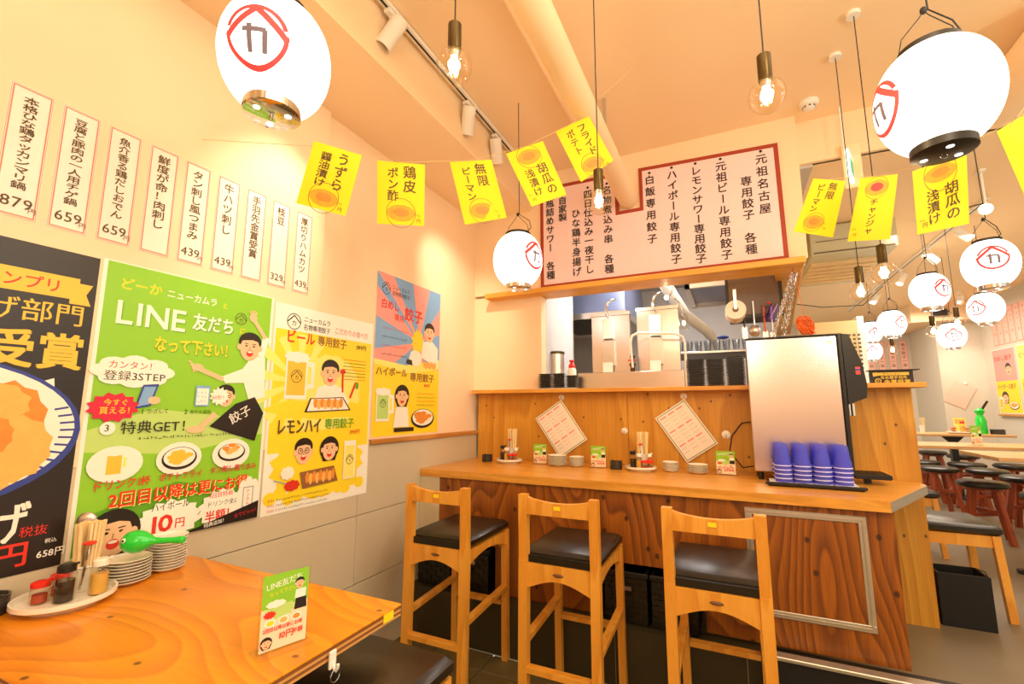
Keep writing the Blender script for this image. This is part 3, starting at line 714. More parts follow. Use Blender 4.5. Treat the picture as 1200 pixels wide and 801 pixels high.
# green whale-shaped toy
t = thing('green_toy', 'shiny bright green plastic whale toy with a long tail lying on the white plates', 'toy', (-1.770, .885, TZ + .090), R(34))
mb = MB(); mt = Matrix.Rotation(PI / 2, 4, 'Y') @ Matrix.Scale(.92, 4)
prof = [(.002, -.050), (.020, -.046), (.034, -.030), (.039, -.008), (.036, .014), (.024, .036), (.013, .052), (.010, .075), (.010, .105), (.012, .13), (.014, .145), (.009, .152), (.001, .154)]
mb.lathe(prof, 24, (0, 0, .038), mt); o = mb.build('body', M['green'], t, True)
MB().ell((-.024, -.029, .048), (.007, .005, .008), 12, 8).build('eye', M['white'], t, True); MB().ell((-.024, -.034, .049), (.0035, .002, .004), 10, 6).build('pupil', M['black'], t, True)
c = card((-.985, .815, TZ), R(72), 'green flyer in a clear acrylic stand on the near table', .105, .165)

# =====================================================================
# LONG WALL: PRICE STRIPS AND POSTERS
# =====================================================================
strips = [(.478, '本格ひな鶏タッカンマリ鍋', '879円'), (.599, '豆腐と豚肉の一人用チゲ鍋', '659円'), (.722, '魚介香る鶏だしおでん', '659円'), (.848, '鮮度が命！肉刺し', ''), (.972, 'タン刺し風つまみ', '439円'),
          (1.100, '牛ハツ刺し', '439円'), (1.228, '手羽先金賞受賞', ''), (1.356, '枝豆', '329円'), (1.489, '厚切りハムカツ', '439円')]
nice = ['chicken hot pot 879', 'tofu and pork pot 659', 'chicken broth oden 659', 'raw meat with no price', 'tongue starter 439', 'beef heart 439', 'gold award wings with no price', 'green soybeans 329', 'thick ham cutlet 439']
for (y, s, pr), nm in zip(strips, nice):
    t = thing('price_strip', 'white price strip on the long wall, reading %s' % nm, 'sign', (WX, y, 1.943), 0, 'price strips in a row on the long wall')
    MB().box(0.0005, .0015, 0, .099, 0, .415).build('sheet', M['paper'], t)
    A = Art((.0015, 0, 0), (0, 1, 0), (0, 0, 1), (1, 0, 0))
    A.frame(.002, .002, .095, .411, .0012, M['pinkborder']); A.frame(.0055, .0055, .088, .404, .0032, M['pinkborder'])
    if len(s) > 9: A.text(s, .049, .392, .036, M['inkbrown'], True, bold=.028, fit=.30 if pr else .34)
    else: A.text(s, .049, .392, .044, M['inkbrown'], True, bold=.028, fit=min(.29, len(s) * .046))
    if pr: A.text(pr[:-1], .014, .030, .046, M['inkbrown'], bold=.015); A.text('円', .076, .022, .020, M['inkbrown'])
    A.build(t)

def poster(label, y0, y1, z0, z1, x=WX, name='poster'):
    t = thing(name, label, 'poster', (x, y0, z0)); w, h = y1 - y0, z1 - z0
    MB().box(.0006, .0018, 0, w, 0, h).build('sheet', M['pwhite'], t)
    return t, Art((.0018, 0, 0), (0, 1, 0), (0, 0, 1), (1, 0, 0)), w, h
# dark fried chicken poster
t, A, w, h = poster('dark award poster with fried chicken on a plate, leftmost on the long wall', .10, .745, .90, 1.878)
A.rect(0, 0, w, h, M['pblack'])
A.poly([(.30, .895), (.60, .895), (.60, .825), (.30, .825)], M['pgold']); A.poly([(.60, .88), (.635, .88), (.62, .845), (.635, .81), (.58, .81), (.58, .84), (.60, .84)], M['pgold'])
A.text('グランプリ', .33, .842, .046, M['pred'], bold=.03)
A.text('唐揚げ部門', .24, .745, .074, M['pgold'], bold=.02, fit=.385); A.text('受賞', .40, .610, .118, M['pgold'], bold=.055)
A.poly([(.40, .50), (.57, .57), (.585, .45)], M['pwhite'])
A.ell(.30, .41, .35, .215, M['pnavy'], 40); A.ell(.30, .415, .335, .20, M['pwhite'], 40)
for i in range(14): A.line(.30 + .335 * math.cos(-1.2 + i * .12), .41 + .20 * math.sin(-1.2 + i * .12), .30 + .30 * math.cos(-1.2 + i * .12), .41 + .18 * math.sin(-1.2 + i * .12), .006, M['pnavy'])
for (x, y, rx, ry, mm) in ((.30, .40, .17, .16, 'porange'), (.47, .44, .10, .12, 'porange'), (.50, .36, .09, .10, 'poran2'), (.39, .28, .12, .08, 'poran2'), (.42, .49, .11, .07, 'poran2'), (.26, .30, .13, .10, 'porange'), (.35, .22, .09, .06, 'porange'), (.45, .40, .05, .06, 'porange')): A.burst(x, y, rx, ry, M[mm], 11, .9)
A.text('唐揚げ', .26, .105, .12, M['pwhite'], bold=.04, rot=.0, fit=.30)
A.text('税抜', .54, .105, .032, M['pred']); A.text('599円', .36, .03, .075, M['pred'], bold=.04, fit=.21); A.text('税込', .60, .075, .014, M['pwhite'], bold=.02); A.text('658円', .585, .035, .026, M['pwhite'], bold=.03)
A.build(t)
# green friend poster
t, A, w, h = poster('green friend registration poster with cheering man, second on the long wall', .755, 1.402, .905, 1.885)
A.rect(.012, .004, w - .024, h - .008, M['pgreen'])
A.poly([(.012, .40), (.2, .47), (.45, .44), (w - .012, .52), (w - .012, .36), (.3, .3), (.012, .33)], M['pgreenl']); A.poly([(.012, .12), (.3, .2), (w - .012, .12), (w - .012, .004), (.012, .004)], M['pgreend'])
A.text('どーか', .05, .890, .045, M['pyellow'], bold=.03); A.text('ニューカムラ', .20, .890, .036, M['pwhite'], bold=.03, fit=.19); A.text('と', .41, .888, .026, M['pyellow'], bold=.02)
for q, mm in ((.004, 'pgreend'), (0, 'pwhite')): A.text('LINE', .045 + q, .765 - q, .115, M[mm], bold=.035, fit=.235); A.text('友だち', .300 + q, .785 - q, .072, M[mm], bold=.04, fit=.17)
A.ring(.495, .855, .026, .003, M['inkbrown']); A.line(.472, .85, .495, .872, .003, M['inkbrown']); A.line(.518, .85, .495, .872, .003, M['inkbrown']); A.text('カ', .483, .838, .024, M['inkbrown']); A.text('に', .49, .790, .032, M['pyellow'], bold=.03)
for q, mm in ((.003, 'pgreend'), (0, 'pyellow')): A.text('なって下さい！', .175 + q, .685 - q, .062, M[mm], bold=.045, fit=.30)
# man with raised arms
A.poly([(.43, .60), (.52, .64), (.56, .70), (.62, .70), (.635, .52), (.56, .50), (.53, .58), (.45, .575)], M['pwhite']); A.line(.345, .625, .44, .59, .018, M['pskin']); A.ell(.335, .632, .022, .014, M['pskin'])
for i in range(4): A.line(.33, .632, .300 + i * .006, .655 - i * .014, .007, M['pskin'])
A.line(.60, .70, .62, .79, .032, M['pwhite']); A.line(.615, .785, .555, .86, .018, M['pskin']); A.ell(.55, .868, .018, .018, M['pskin'])
for i in range(4): A.line(.55, .87, .53 + i * .012, .905 - abs(i - 1.5) * .006, .006, M['pskin'])
A.face(.545, .735, .052, 'short')
A.face(.455, .520, .038, 'short', glasses=True); A.poly([(.40, .40), (.50, .49), (.585, .52), (.632, .45), (.60, .33), (.51, .36)], M['pblack']); A.text('餃子', .49, .405, .05, M['pwhite'], rot=.5, bold=.02)
A.line(.42, .45, .37, .40, .022, M['pskin']); A.ell(.35, .39, .035, .014, M['pskin'])
A.cloud(.125, .60, .12, .055, M['pwhite']); A.text('カンタン！', .045, .610, .030, M['pred'], bold=.01); A.text('登録3STEP', .035, .570, .036, M['ink'], bold=.01, fit=.19)
A.poly([(.135, .47), (.185, .48), (.205, .56), (.155, .555)], M['pnavy']); A.poly([(.143, .478), (.180, .486), (.197, .55), (.159, .548)], M['pblue']); A.ell(.195, .50, .02, .014, M['pskin'])
A.rect(.335, .48, .055, .08, M['pblue']); A.rect(.340, .485, .045, .065, M['pwhite']); A.scribble(.342, .49, .042, .055, M['pblue'], 3, 4); A.burst(.43, .52, .042, .04, M['pwhite']); A.text('60秒！', .40, .508, .020, M['pred'])
A.burst(.075, .475, .078, .052, M['pcrimson'], 12, .8); A.text('今すぐ', .045, .483, .024, M['pyellow'], bold=.02); A.text('貰える！', .035, .455, .026, M['pyellow'], bold=.02)
A.text('1', .155, .452, .026, M['ink']); A.text('かざして', .175, .455, .018, M['ink']); A.text('2', .30, .45, .024, M['ink']); A.text('友だち追加', .32, .452, .016, M['ink'])
A.ell(.065, .405, .022, .022, M['pwhite']); A.text('3', .055, .395, .032, M['ink'], bold=.02); A.text('特典GET！', .10, .388, .048, M['ink'], bold=.01, fit=.24)
A.scribble(.16, .358, .36, .018, M['ink'], 1, 9)
for i, x in enumerate((.10, .30, .50)): A.ell(x, .285, .080, .060, M['pwhite'])
A.mug(.07, .245, .05, .085); A.plate(.30, .285, .062, .042, M['pgold'], 16); A.plate(.50, .29, .058, .036, None, 12, 8)
A.text('ドリンク1杯', .04, .205, .036, M['pred'], bold=.03, fit=.17); A.text('ポテトフライ', .235, .210, .030, M['pcrimson'], bold=.03, fit=.155); A.text('タン刺し風つまみ', .415, .215, .028, M['pcrimson'], bold=.03, fit=.20)
for q, mm in ((.003, 'pyel2'), (0, 'pred')): A.text('2回目以降は更にお得', .09 + q, .145 - q, .056, M[mm], bold=.05, fit=.49)
A.burst(.285, .065, .115, .075, M['pwhite'], 14, .85); A.text('ハイボール', .22, .105, .032, M['ink'], bold=.02, fit=.13); A.text('2回目', .185, .092, .020, M['pred'], True, bold=.02); A.text('10', .21, .030, .080, M['pred'], bold=.06, fit=.09); A.text('円', .302, .036, .038, M['pred'], bold=.04)
A.burst(.475, .075, .095, .075, M['pwhite'], 14, .85); A.text('3回目特典', .42, .118, .022, M['pred'], bold=.02); A.text('ドリンク全品', .415, .085, .022, M['ink'], bold=.02); A.text('半額！', .41, .028, .048, M['pred'], bold=.045, fit=.125)
A.cloud(.585, .105, .05, .075, M['pwhite']); A.rect(.560, .055, .048, .085, M['pgrey']); A.rect(.565, .06, .038, .075, M['pwhite']); A.text('ケンカム', .584, .13, .016, M['pred'], True, bold=.03)
A.face(.115, .055, .062, 'long'); A.poly([(.16, .002), (.18, .03), (.15, .07), (.135, .06), (.14, .0)], M['pskin'])
A.poly([(.33, .004), (w - .012, .075), (w - .012, .004)], M['pblack']); A.text('特典追加！', .41, .008, .018, M['pwhite'], bold=.02, rot=.1); A.text('全てビシッ！', .53, .022, .018, M['pcrimson'], bold=.02, rot=.1)
A.build(t)
# yellow beer and lemon poster
t, A, w, h = poster('yellow beer and lemon sour dumpling poster with three faces, third on the long wall', 1.412, 2.065, .900, 1.872)
A.rect(.0, .0, w, h, M['pwhite']); A.rect(.01, .27, w - .02, .58, M['pyellow'])
for i in range(13):
    a = i * 2 * PI / 13; A.poly([(.16, .60), (.16 + .24 * math.cos(a), .60 + .24 * math.sin(a)), (.16 + .24 * math.cos(a + .22), .60 + .24 * math.sin(a + .22))], M['pyel2'], hold=i > 0)
A.burst(.35, .56, .22, .20, M['pyel2'], 16, .94); A.cloud(.3, .47, .3, .05, M['pyellow']); A.burst(.32, .20, .30, .17, M['pyellow'], 16, .9)
for i in range(12): A.ell(.04 + .05 * i, .07 + .02 * math.sin(i * 2), .035, .03, M['pyellow'], 10, hold=i > 0)
A.logo(.105, .895, .040, M['ink'], .004); A.text('ニューカムラ', .16, .905, .033, M['ink'], bold=.02, fit=.17); A.text('名物専用餃子', .16, .865, .033, M['ink'], bold=.02, fit=.17); A.text('こだわりの食べ方', .36, .875, .038, M['ppink'], bold=.03, fit=.25)
A.text('ビール', .065, .795, .068, M['pred'], bold=.045, fit=.17); A.text('専用餃子', .25, .800, .055, M['pbrown'], bold=.03, fit=.20); A.text('399円', .52, .805, .032, M['inkbrown'], bold=.03)
A.mug(.075, .52, .125, .225); A.logo(.138, .63, .032, M['ink'], .003)
A.poly([(.24, .50), (.27, .58), (.35, .61), (.43, .58), (.49, .50)], M['pwhite']); A.face(.345, .655, .058, 'short'); A.line(.43, .66, .435, .56, .012, M['pred']); A.ell(.43, .672, .020, .014, M['pred']); A.line(.53, .62, .49, .53, .014, M['pred']); A.ell(.54, .60, .012, .02, M['pgreend'])
A.poly([(.225, .525), (.44, .535), (.50, .465), (.195, .455)], M['pblack']); A.poly([(.232, .521), (.436, .530), (.486, .470), (.21, .461)], M['pwhite'])
for i in range(9): A.ell(.26 + .021 * i, .503 - (i % 2) * .008, .014, .026, M['poran2'] if i % 2 else M['porange'], 10)
for i in range(7): A.line(.43, .74 - i * .018, .60, .74 - i * .018, .0022, M['pred'] if i % 3 == 0 else M['inkbrown'])
A.text('レモンハイ', .045, .360, .080, M['inkbrown'], bold=.045, fit=.26); A.text('専用餃子', .325, .375, .056, M['pgreend'], bold=.03, fit=.205); A.text('399円', .50, .335, .030, M['pred'], bold=.02)
A.face(.205, .265, .052, 'short', glasses=True); A.face(.365, .265, .050, 'long')
A.rect(.465, .10, .085, .20, M['pwhite']); A.rect(.472, .105, .071, .17, M['pyel2']); A.logo(.508, .20, .026, M['ink'], .003)
A.poly([(.19, .17), (.40, .18), (.43, .10), (.21, .09)], M['pbrown']); 
for i in range(9): A.ell(.235 + .02 * i, .14 - (i % 2) * .008, .012, .028, M['poran2'] if i % 2 else M['porange'], 10)
A.line(.05, .15, .14, .12, .006, M['pgrey']); A.cloud(.15, .115, .04, .025, M['pred']); A.cloud(.12, .175, .035, .03, M['pwhite'])
for i in range(3): A.text('その%d' % (i + 1), .025, .058 - .022 * i, .014, M['pred'], bold=.02); A.scribble(.07, .055 - .022 * i, .30, .016, M['ink'], 1, 20 + i)
A.build(t)
# rice and highball poster on the set-back wall
t, A, w, h = poster('blue and pink striped rice dumpling poster above a yellow highball half, on the set-back wall', 2.115, 2.800, 1.205, 2.225, -1.93)
A.rect(0, .42, w, h - .42, M['pblue'])
for i in range(14):
    a = .1 + i * 2 * PI / 14; r_ = .9
    pts = [(.44, .62)] + [(max(0, min(w, .44 + r_ * math.cos(a + d))), max(.42, min(h, .62 + r_ * math.sin(a + d)))) for d in (0, .11, .22)]
    A.poly(pts, M['ppink'], hold=i > 0)
A.rect(0, 0, w, .44, M['pyellow']); A.poly([(0, .44), (.35, .40), (w, .45), (w, .52), (.3, .45), (0, .47)], M['pyel2'])
A.logo(.085, .925, .040, M['ink'], .004); A.text('ニューカムラ', .14, .935, .034, M['ink'], bold=.02, fit=.18); A.text('名物専用餃子', .14, .895, .034, M['ink'], bold=.02, fit=.18)
A.text('白めし', .04, .800, .064, M['pred'], bold=.05, fit=.18); A.text('専用', .17, .735, .05, M['pred'], bold=.03); A.text('餃子', .27, .760, .095, M['pred'], bold=.05, fit=.2)
for i in range(4): A.scribble(.06, .66 - i * .055, .26, .022, M['pred'] if i % 2 == 0 else M['ink'], 1, 40 + i)
A.burst(.42, .62, .075, .10, M['pyellow'], 12, .7); A.ell(.40, .50, .07, .045, M['pwhite']); A.ell(.40, .53, .06, .03, M['pwhite']); A.poly([(.46, .52), (.48, .63), (.58, .65), (.66, .60), (.66, .46)], M['pwhite']); A.face(.555, .700, .058, 'short')
for i in range(7): A.ell(.50 + .022 * i, .475 - (i % 2) * .008, .013, .025, M['poran2'], 10)
A.poly([(.30, .465), (.37, .455), (.36, .49), (.31, .495)], M['pblack'])
A.text('ハイボール', .015, .375, .060, M['pbrown'], bold=.045, fit=.30); A.text('専用餃子', .345, .355, .062, M['pbrown'], bold=.03, fit=.28); A.text('399円', .50, .315, .028, M['pred'], bold=.03)
A.mug(.03, .09, .12, .20, False); A.logo(.09, .20, .026, M['ink'], .003); A.poly([(.19, .05), (.21, .17), (.26, .20), (.33, .17), (.35, .05)], M['pwhite']); A.face(.27, .245, .058, 'long')
A.plate(.50, .10, .13, .065, M['porange'], 18); A.poly([(.2, .02), (.40, .02), (.40, .045), (.2, .045)], M['pblack'])
for i in range(4): A.scribble(.42, .26 - i * .026, .22, .018, M['pred'] if i % 2 == 0 else M['ink'], 1, 60 + i)
A.build(t)

# =====================================================================
# MENU BOARD OVER THE KITCHEN
# =====================================================================
t = thing('menu_board', 'big pale pink menu board with red border above the kitchen opening', 'sign', (0, 3.318, 0))
OUT = [(-1.312, 2.318), (.400, 2.318), (.392, 3.128), (-.516, 3.160), (-.516, 2.850), (-.672, 2.850), (-.672, 3.163), (-1.312, 3.172)]
def inset_board(pts, y0, y1, name, m):
    return MB().prism(pts, y0, y1).build(name, m, t)
inset_board(OUT, -.014, 0, 'border', M['redborder'])
INN = [(-1.284, 2.346), (.372, 2.346), (.365, 3.100), (-.490, 3.131), (-.490, 2.822), (-.698, 2.822), (-.698, 3.134), (-1.284, 3.143)]
inset_board(INN, -.0165, -.0135, 'panel', M['pinkpaper'])
A = Art((0, -.017, 0), (1, 0, 0), (0, 0, 1), (0, -1, 0), .0001)
cols = [(.290, 3.072, 2.633, '元祖名古屋', 1), (.191, 2.935, 2.376, '専用餃子 各種', 0), (.043, 3.078, 2.360, '元祖ビール専用餃子', 1), (-.119, 3.083, 2.363, 'レモンサワー専用餃子', 1), (-.280, 3.090, 2.376, 'ハイボール専用餃子', 1), (-.437, 3.085, 2.540, '白飯専用餃子', 1),
        (-.757, 3.072, 2.368, '名物煮込み串 各種', 1), (-.908, 3.072, 2.387, '四日仕込み一夜干し', 1), (-1.009, 2.932, 2.378, 'ひな鶏半身揚げ', 0), (-1.118, 3.060, 2.850, '自家製', 0), (-1.225, 3.060, 2.382, '瓶詰めサワー 各種', 0)]
for (x, z1, z0, s, dot) in cols:
    if dot: A.ell(x, z1 + .018, .010, .010, M['ink'], 10)
    A.text(s, x, z1, .073, M['ink'], True, bold=.035, fit=z1 - z0)
A.build(t)

# =====================================================================
# YELLOW PAPERS ON A STRING
# =====================================================================
papers = [
 ('quail eggs in soy', [(-1.384, 1.139, 2.394), (-1.221, 1.225, 2.339), (-1.292, 1.228, 2.108), (-1.461, 1.14, 2.157)], ('うずら', '醤油漬け'), 'b'),
 ('chicken skin in ponzu', [(-1.336, 1.432, 2.454), (-1.147, 1.524, 2.435), (-1.167, 1.557, 2.168), (-1.353, 1.467, 2.179)], ('鶏皮', 'ポン酢'), 'b'),
 ('endless green pepper, left of the kitchen', [(-1.153, 1.726, 2.553), (-.970, 1.812, 2.565), (-.92, 1.879, 2.287), (-1.105, 1.797, 2.254)], ('無限', 'ピーマン'), 'b'),
 ('pickled cucumber, above the small lantern', [(-.946, 1.921, 2.649), (-.774, 1.993, 2.713), (-.682, 2.079, 2.444), (-.845, 2.011, 2.384)], ('胡瓜の', '浅漬け'), 't'),
 ('fried potato, beside the duct', [(-.728, 2.058, 2.79), (-.568, 2.122, 2.868), (-.467, 2.206, 2.641), (-.625, 2.148, 2.532)], ('フライド', 'ポテト'), 'b'),
 ('endless green pepper, right of the menu board', [(.411, 2.377, 2.425), (.545, 2.443, 2.414), (.476, 2.451, 2.156), (.314, 2.37, 2.183)], ('無限', 'ピーマン'), 'b'),
 ('spicy cod offal with a red centred print', [(.578, 2.353, 2.376), (.728, 2.421, 2.394), (.68, 2.443, 2.112), (.51, 2.364, 2.101)], ('チャンジャ', ''), 't'),
 ('pickled cucumber, under the big right lantern', [(.688, 2.141, 2.277), (.88, 2.22, 2.355), (.874, 2.261, 2.079), (.691, 2.181, 2.037)], ('胡瓜の', '浅漬け'), 't'),
 ('cut off at the right edge', [(.906, 2.067, 2.34), (1.039, 2.116, 2.426), (1.10, 2.13, 2.20), (.981, 2.133, 2.10)], ('', ''), 't'),
]
tops = []
for nm, q, (s1, s2), pic in papers:
    q = [Vector(p) for p in q]; c = sum(q, Vector()) / 4
    ux = ((q[1] - q[0]) + (q[2] - q[3])).normalized(); uy0 = ((q[0] - q[3]) + (q[1] - q[2])).normalized()
    n_ = ux.cross(uy0).normalized(); 
    t = thing('yellow_menu_paper', 'bright yellow menu paper hanging from the string, %s' % nm, 'sign', tuple(c), 0, 'yellow menu papers on the strings')
    off = n_ * .0006
    lq = [p - c for p in q]
    mb = MB(); mb.add([p + off for p in lq] + [p - off for p in lq], [(3, 2, 1, 0), (4, 5, 6, 7), (0, 1, 5, 4), (1, 2, 6, 5), (2, 3, 7, 6), (3, 0, 4, 7)]); mb.build('sheet', M['yellowpaper'], t)
    W_ = (lq[1] - lq[0]).length; H_ = (lq[0] - lq[3]).length; ux2 = (lq[1] - lq[0]) / W_; uy2 = (lq[0] - lq[3]) / H_
    A = Art(lq[3] + off, ux2, uy2, n_, .0002)
    A.ell(W_ * .5, H_ * (.82 if pic == 't' else .20), W_ * .30, H_ * .13, M['pfood'], 20); A.ell(W_ * .5, H_ * (.83 if pic == 't' else .21), W_ * .17, H_ * .07, M['porange'] if 'spicy' not in nm else M['pred'], 16)
    A.ring(W_ * .5, H_ * (.82 if pic == 't' else .20), W_ * .31, W_ * .012, M['pbrown'])
    y1 = H_ * (.66 if pic == 't' else .96)
    if s2: A.text(s1, W_ * .68, y1, W_ * .28, M['inkbrown'], True, bold=.032, fit=min(H_ * .6, len(s1) * W_ * .29)); A.text(s2, W_ * .33, y1 - H_ * .04, W_ * .24, M['inkbrown'], True, bold=.032, fit=min(H_ * .54, len(s2) * W_ * .25))
    elif s1: A.text(s1, W_ * .5, y1, W_ * .24, M['inkbrown'], True, bold=.032, fit=H_ * .56)
    if s1: A.text('円', W_ * (.82 if pic == 'b' else .1), H_ * .07, W_ * .10, M['inkbrown']); A.scribble(W_ * (.78 if pic == 'b' else .05), H_ * .16, W_ * .14, H_ * .05, M['inkbrown'], 1, 5)
    A.build(t); tops.append((q[0] + q[1]) / 2 + Vector((0, 0, .002)))
tag(MB().tube([(-1.895, 1.02, 2.47)] + [tuple(p) for p in tops[:5]] + [(-.30, 2.35, 3.295)], .0012, 5).build('string', M['string']), 'thin pale string carrying the five yellow papers from the long wall to the ceiling', 'string')
tag(MB().tube([(.495, 3.30, 2.75)] + [tuple(p) for p in tops[5:]] + [(1.6, 2.2, 3.295)], .0012, 5).build('string', M['string']), 'thin pale string carrying the four yellow papers on the right', 'string')
# =====================================================================
# LANTERNS AND BULBS
# =====================================================================
def lantern_r(z, r, h): return r * math.sqrt(max(0, 1 - (z / (h * 1.04)) ** 2)) ** .86
def lantern(loc, label, az, logo_z=.0, r=.15, h=.165, top=3.3, dark=False, group='white paper lanterns'):
    t = thing('paper_lantern', label, 'lantern', loc, 0, group)
    prof = []; nr = 34
    for i in range(nr + 1):
        z = -h * .95 + 1.9 * h * i / nr; prof.append((lantern_r(z, r, h), z)); 
        if i < nr: zz = z + .95 * h / nr; prof.append((lantern_r(zz, r, h) - .0018, zz))
    sh_ = MB().lathe(prof, 36).build('shade', M['lantern'], t, True)
    cr = lantern_r(h * .93, r, h) + .002
    capm = M['dmetal'] if dark else M['chrome']
    bc_ = MB().lathe([(cr, -h * .93), (cr, -h * .93 - .022), (cr - .006, -h * .93 - .026), (.001, -h * .93 - .026)], 28).build('bottom_cap', capm, t, True)
    for k in range(3):
        a = k * 2.094 + .5; MB().cyl((cr * .6 * math.cos(a), cr * .6 * math.sin(a), 0), .009, -h * .93 - .0275, -h * .93 - .0262, 12).build('cap_hole', M['lantern'], bc_)
    MB().tube([(.008 * math.cos(a), 0, -h * .93 - .032 + .008 * math.sin(a)) for a in [i * PI / 6 for i in range(13)]], .0014, 5).build('pull_ring', M['chrome'], bc_)
    MB().lathe([(cr, h * .93), (cr, h * .93 + .014), (cr - .008, h * .93 + .016), (cr - .008, h * .93)], 28, close=False).build('top_ring', M['dmetal'], t, True)
    zt_ = h * .93 + .014
    for s in (-1, 1):
        MB().tube([(s * cr * .95, 0, zt_), (s * cr * .8, .0, zt_ + .05), (s * .012, 0, zt_ + .105), (0, 0, zt_ + .125)], .0016, 5).build('hanger_wire', M['cord'], t)
    MB().tube([(cr * .3, .0, zt_ - .02), (cr * 1.1, .01, zt_ + .03), (cr * .9, .015, zt_ + .08), (.01, 0, zt_ + .125), (.006, 0, top - loc[2])], .0024, 6).build('cord', M['cord'], t)
    MB().ell((0, 0, zt_ + .125), (.009, .009, .012), 10, 6).build('knot', M['cord'], t)
    # printed crest: ring, roof and katakana, laid on the shade
    def wrap(pts, faces, m, nm):
        vs = []
        for a, b in pts:
            z = max(-h * .93, min(h * .93, logo_z + b)); q = lantern_r(z, r, h) + .0016; th = az + a / r
            vs.append((q * math.cos(th), q * math.sin(th), z))
        return vs, faces
    red = MB(); gr = MB(); R_ = r * .56; n = 40
    pts = []
    for i in range(n):
        a = 2 * PI * i / n; pts += [(R_ * math.cos(a), R_ * math.sin(a)), ((R_ - r * .085) * math.cos(a), (R_ - r * .085) * math.sin(a))]
    fs = [(2 * i, (2 * i + 2) % (2 * n), (2 * i + 3) % (2 * n), 2 * i + 1) for i in range(n) if i not in (1, 18)]
    red.add(*wrap(pts, fs, None, ''))
    def stroke(mb, x0, y0, x1, y1, w):
        d = math.hypot(x1 - x0, y1 - y0); a = (-(y1 - y0) / d * w / 2, (x1 - x0) / d * w / 2); pts = []; k = 7
        for i in range(k + 1):
            f_ = i / k; x = x0 + (x1 - x0) * f_; y = y0 + (y1 - y0) * f_; pts += [(x + a[0], y + a[1]), (x - a[0], y - a[1])]
        mb.add(*wrap(pts, [(2 * i, 2 * i + 1, 2 * i + 3, 2 * i + 2) for i in range(k)], None, ''))
    stroke(red, -R_ * .96, -R_ * .02, 0, R_ * .86, r * .12); stroke(red, R_ * .96, -R_ * .02, 0, R_ * .86, r * .12)
    stroke(gr, -R_ * .40, R_ * .12, R_ * .32, R_ * .12, r * .085); stroke(gr, R_ * .29, R_ * .12, R_ * .29, -R_ * .55, r * .09); stroke(gr, -R_ * .18, R_ * .30, -R_ * .18, -R_ * .55, r * .09)
    red.build('crest', M['logored'], sh_); gr.build('crest_letter', M['logogrey'], sh_)
    return t
D_ = R
lantern((-1.096, .759, 2.348), 'big white lantern at the upper left, its red crest turned to the viewer', R(-56), -.04, top=3.3, r=.143, h=.157)
lantern((-1.108, 2.417, 2.261), 'white lantern in front of the left end of the menu board', R(-18), 0, top=3.3)
lantern((.590, 1.606, 2.261), 'big white lantern at the upper right with a dark bottom cap', R(-172), -.01, top=3.3, dark=True, r=.143, h=.157)
HL = 'lanterns in the dining hall'
lantern((1.380, 3.412, 2.185), 'large hall lantern nearest the right edge, crest facing front', R(-104), .01, top=3.3, r=.122, h=.134, group=HL)
lantern((2.081, 5.322, 2.241), 'hall lantern below the large one at the right edge, crest on its left side', R(-142), 0, top=3.0, r=.122, h=.134, group=HL)
lantern((1.429, 4.426, 2.258), 'hall lantern in the middle of the aisle with crest on its right side', R(-62), 0, top=3.0, r=.122, h=.134, group=HL)
lantern((2.176, 6.332, 2.136), 'hall lantern beside the twin bulbs, crest facing front', R(-100), 0, top=3.0, r=.122, h=.134, group=HL)
lantern((1.562, 5.865, 2.236), 'hall lantern with crest at its right edge, overlapping the one behind', R(-60), 0, top=3.0, r=.122, h=.134, group=HL)
lantern((1.719, 7.286, 2.348), 'hall lantern at the left, directly above the farthest small one', R(-84), -.02, top=3.0, r=.122, h=.134, group=HL)
lantern((1.928, 8.237, 2.197), 'farthest and smallest hall lantern', R(-100), 0, top=3.0, r=.122, h=.134, group=HL)

def pendant(loc, label, top, power, r=.05, group='globe bulb pendants'):
    t = thing('bulb_pendant', label, 'lamp', loc, 0, group)
    gb_ = MB().ell((0, 0, 0), (r, r, r * 1.04), 24, 14).build('globe', M['bulb'], t, True)
    MB().lathe([(.017, r * .9), (.019, r * .9 + .004), (.019, r * .9 + .085), (.012, r * .9 + .09)], 20).build('socket', M['brass'], t, True)
    MB().lathe([(.012, r * .55), (.015, r * .93)], 14).build('bulb_neck', M['chrome'], t, True)
    mb = MB()
    for k in range(4):
        a = k * PI / 2; mb.tube([(.008 * math.cos(a), .008 * math.sin(a), .026), (.010 * math.cos(a + .3), .010 * math.sin(a + .3), -.022)], .0022, 5)
    mb.build('filament', M['filament'], gb_)
    MB().tube([(0, 0, r * .9 + .085), (.002, 0, top - loc[2])], .0022, 6).build('cord', M['cord'], t)
    MB().cyl((0, 0, 0), .03, top - loc[2] - .02, top - loc[2], 18).build('ceiling_rose', M['white'], t, True)
    l = light('POINT', 'bulb_light', (loc[0], loc[1], loc[2] - .0), power, (1, .78, .5), .02)
pendant((-.638, .967, 2.32), 'globe bulb on a brown socket at the upper left of the ceiling', 3.3, 4)
pendant((.153, 1.42, 2.283), 'globe bulb on a brown socket at the top centre, above the menu board', 3.3, 4)
pendant((-.414, 1.664, 2.175), 'globe bulb hanging in front of the menu board beside the duct end', 3.3, 2.5)
pendant((.663, 2.513, 1.978), 'globe bulb hanging below the yellow papers at the right', 3.3, 2.5)
pendant((.638, 2.802, 1.961), 'globe bulb left of and behind the larger one below the right papers', 3.3, 2.5)
pendant((1.576, 4.906, 2.009), 'hall bulb touching the front-facing lantern', 3.0, 3)
pendant((1.762, 4.983, 2.08), 'hall bulb at the right behind the front-facing lantern', 3.0, 3)
pendant((1.600, 6.083, 1.983), 'farthest hall bulb, just below a lantern', 3.0, 3)

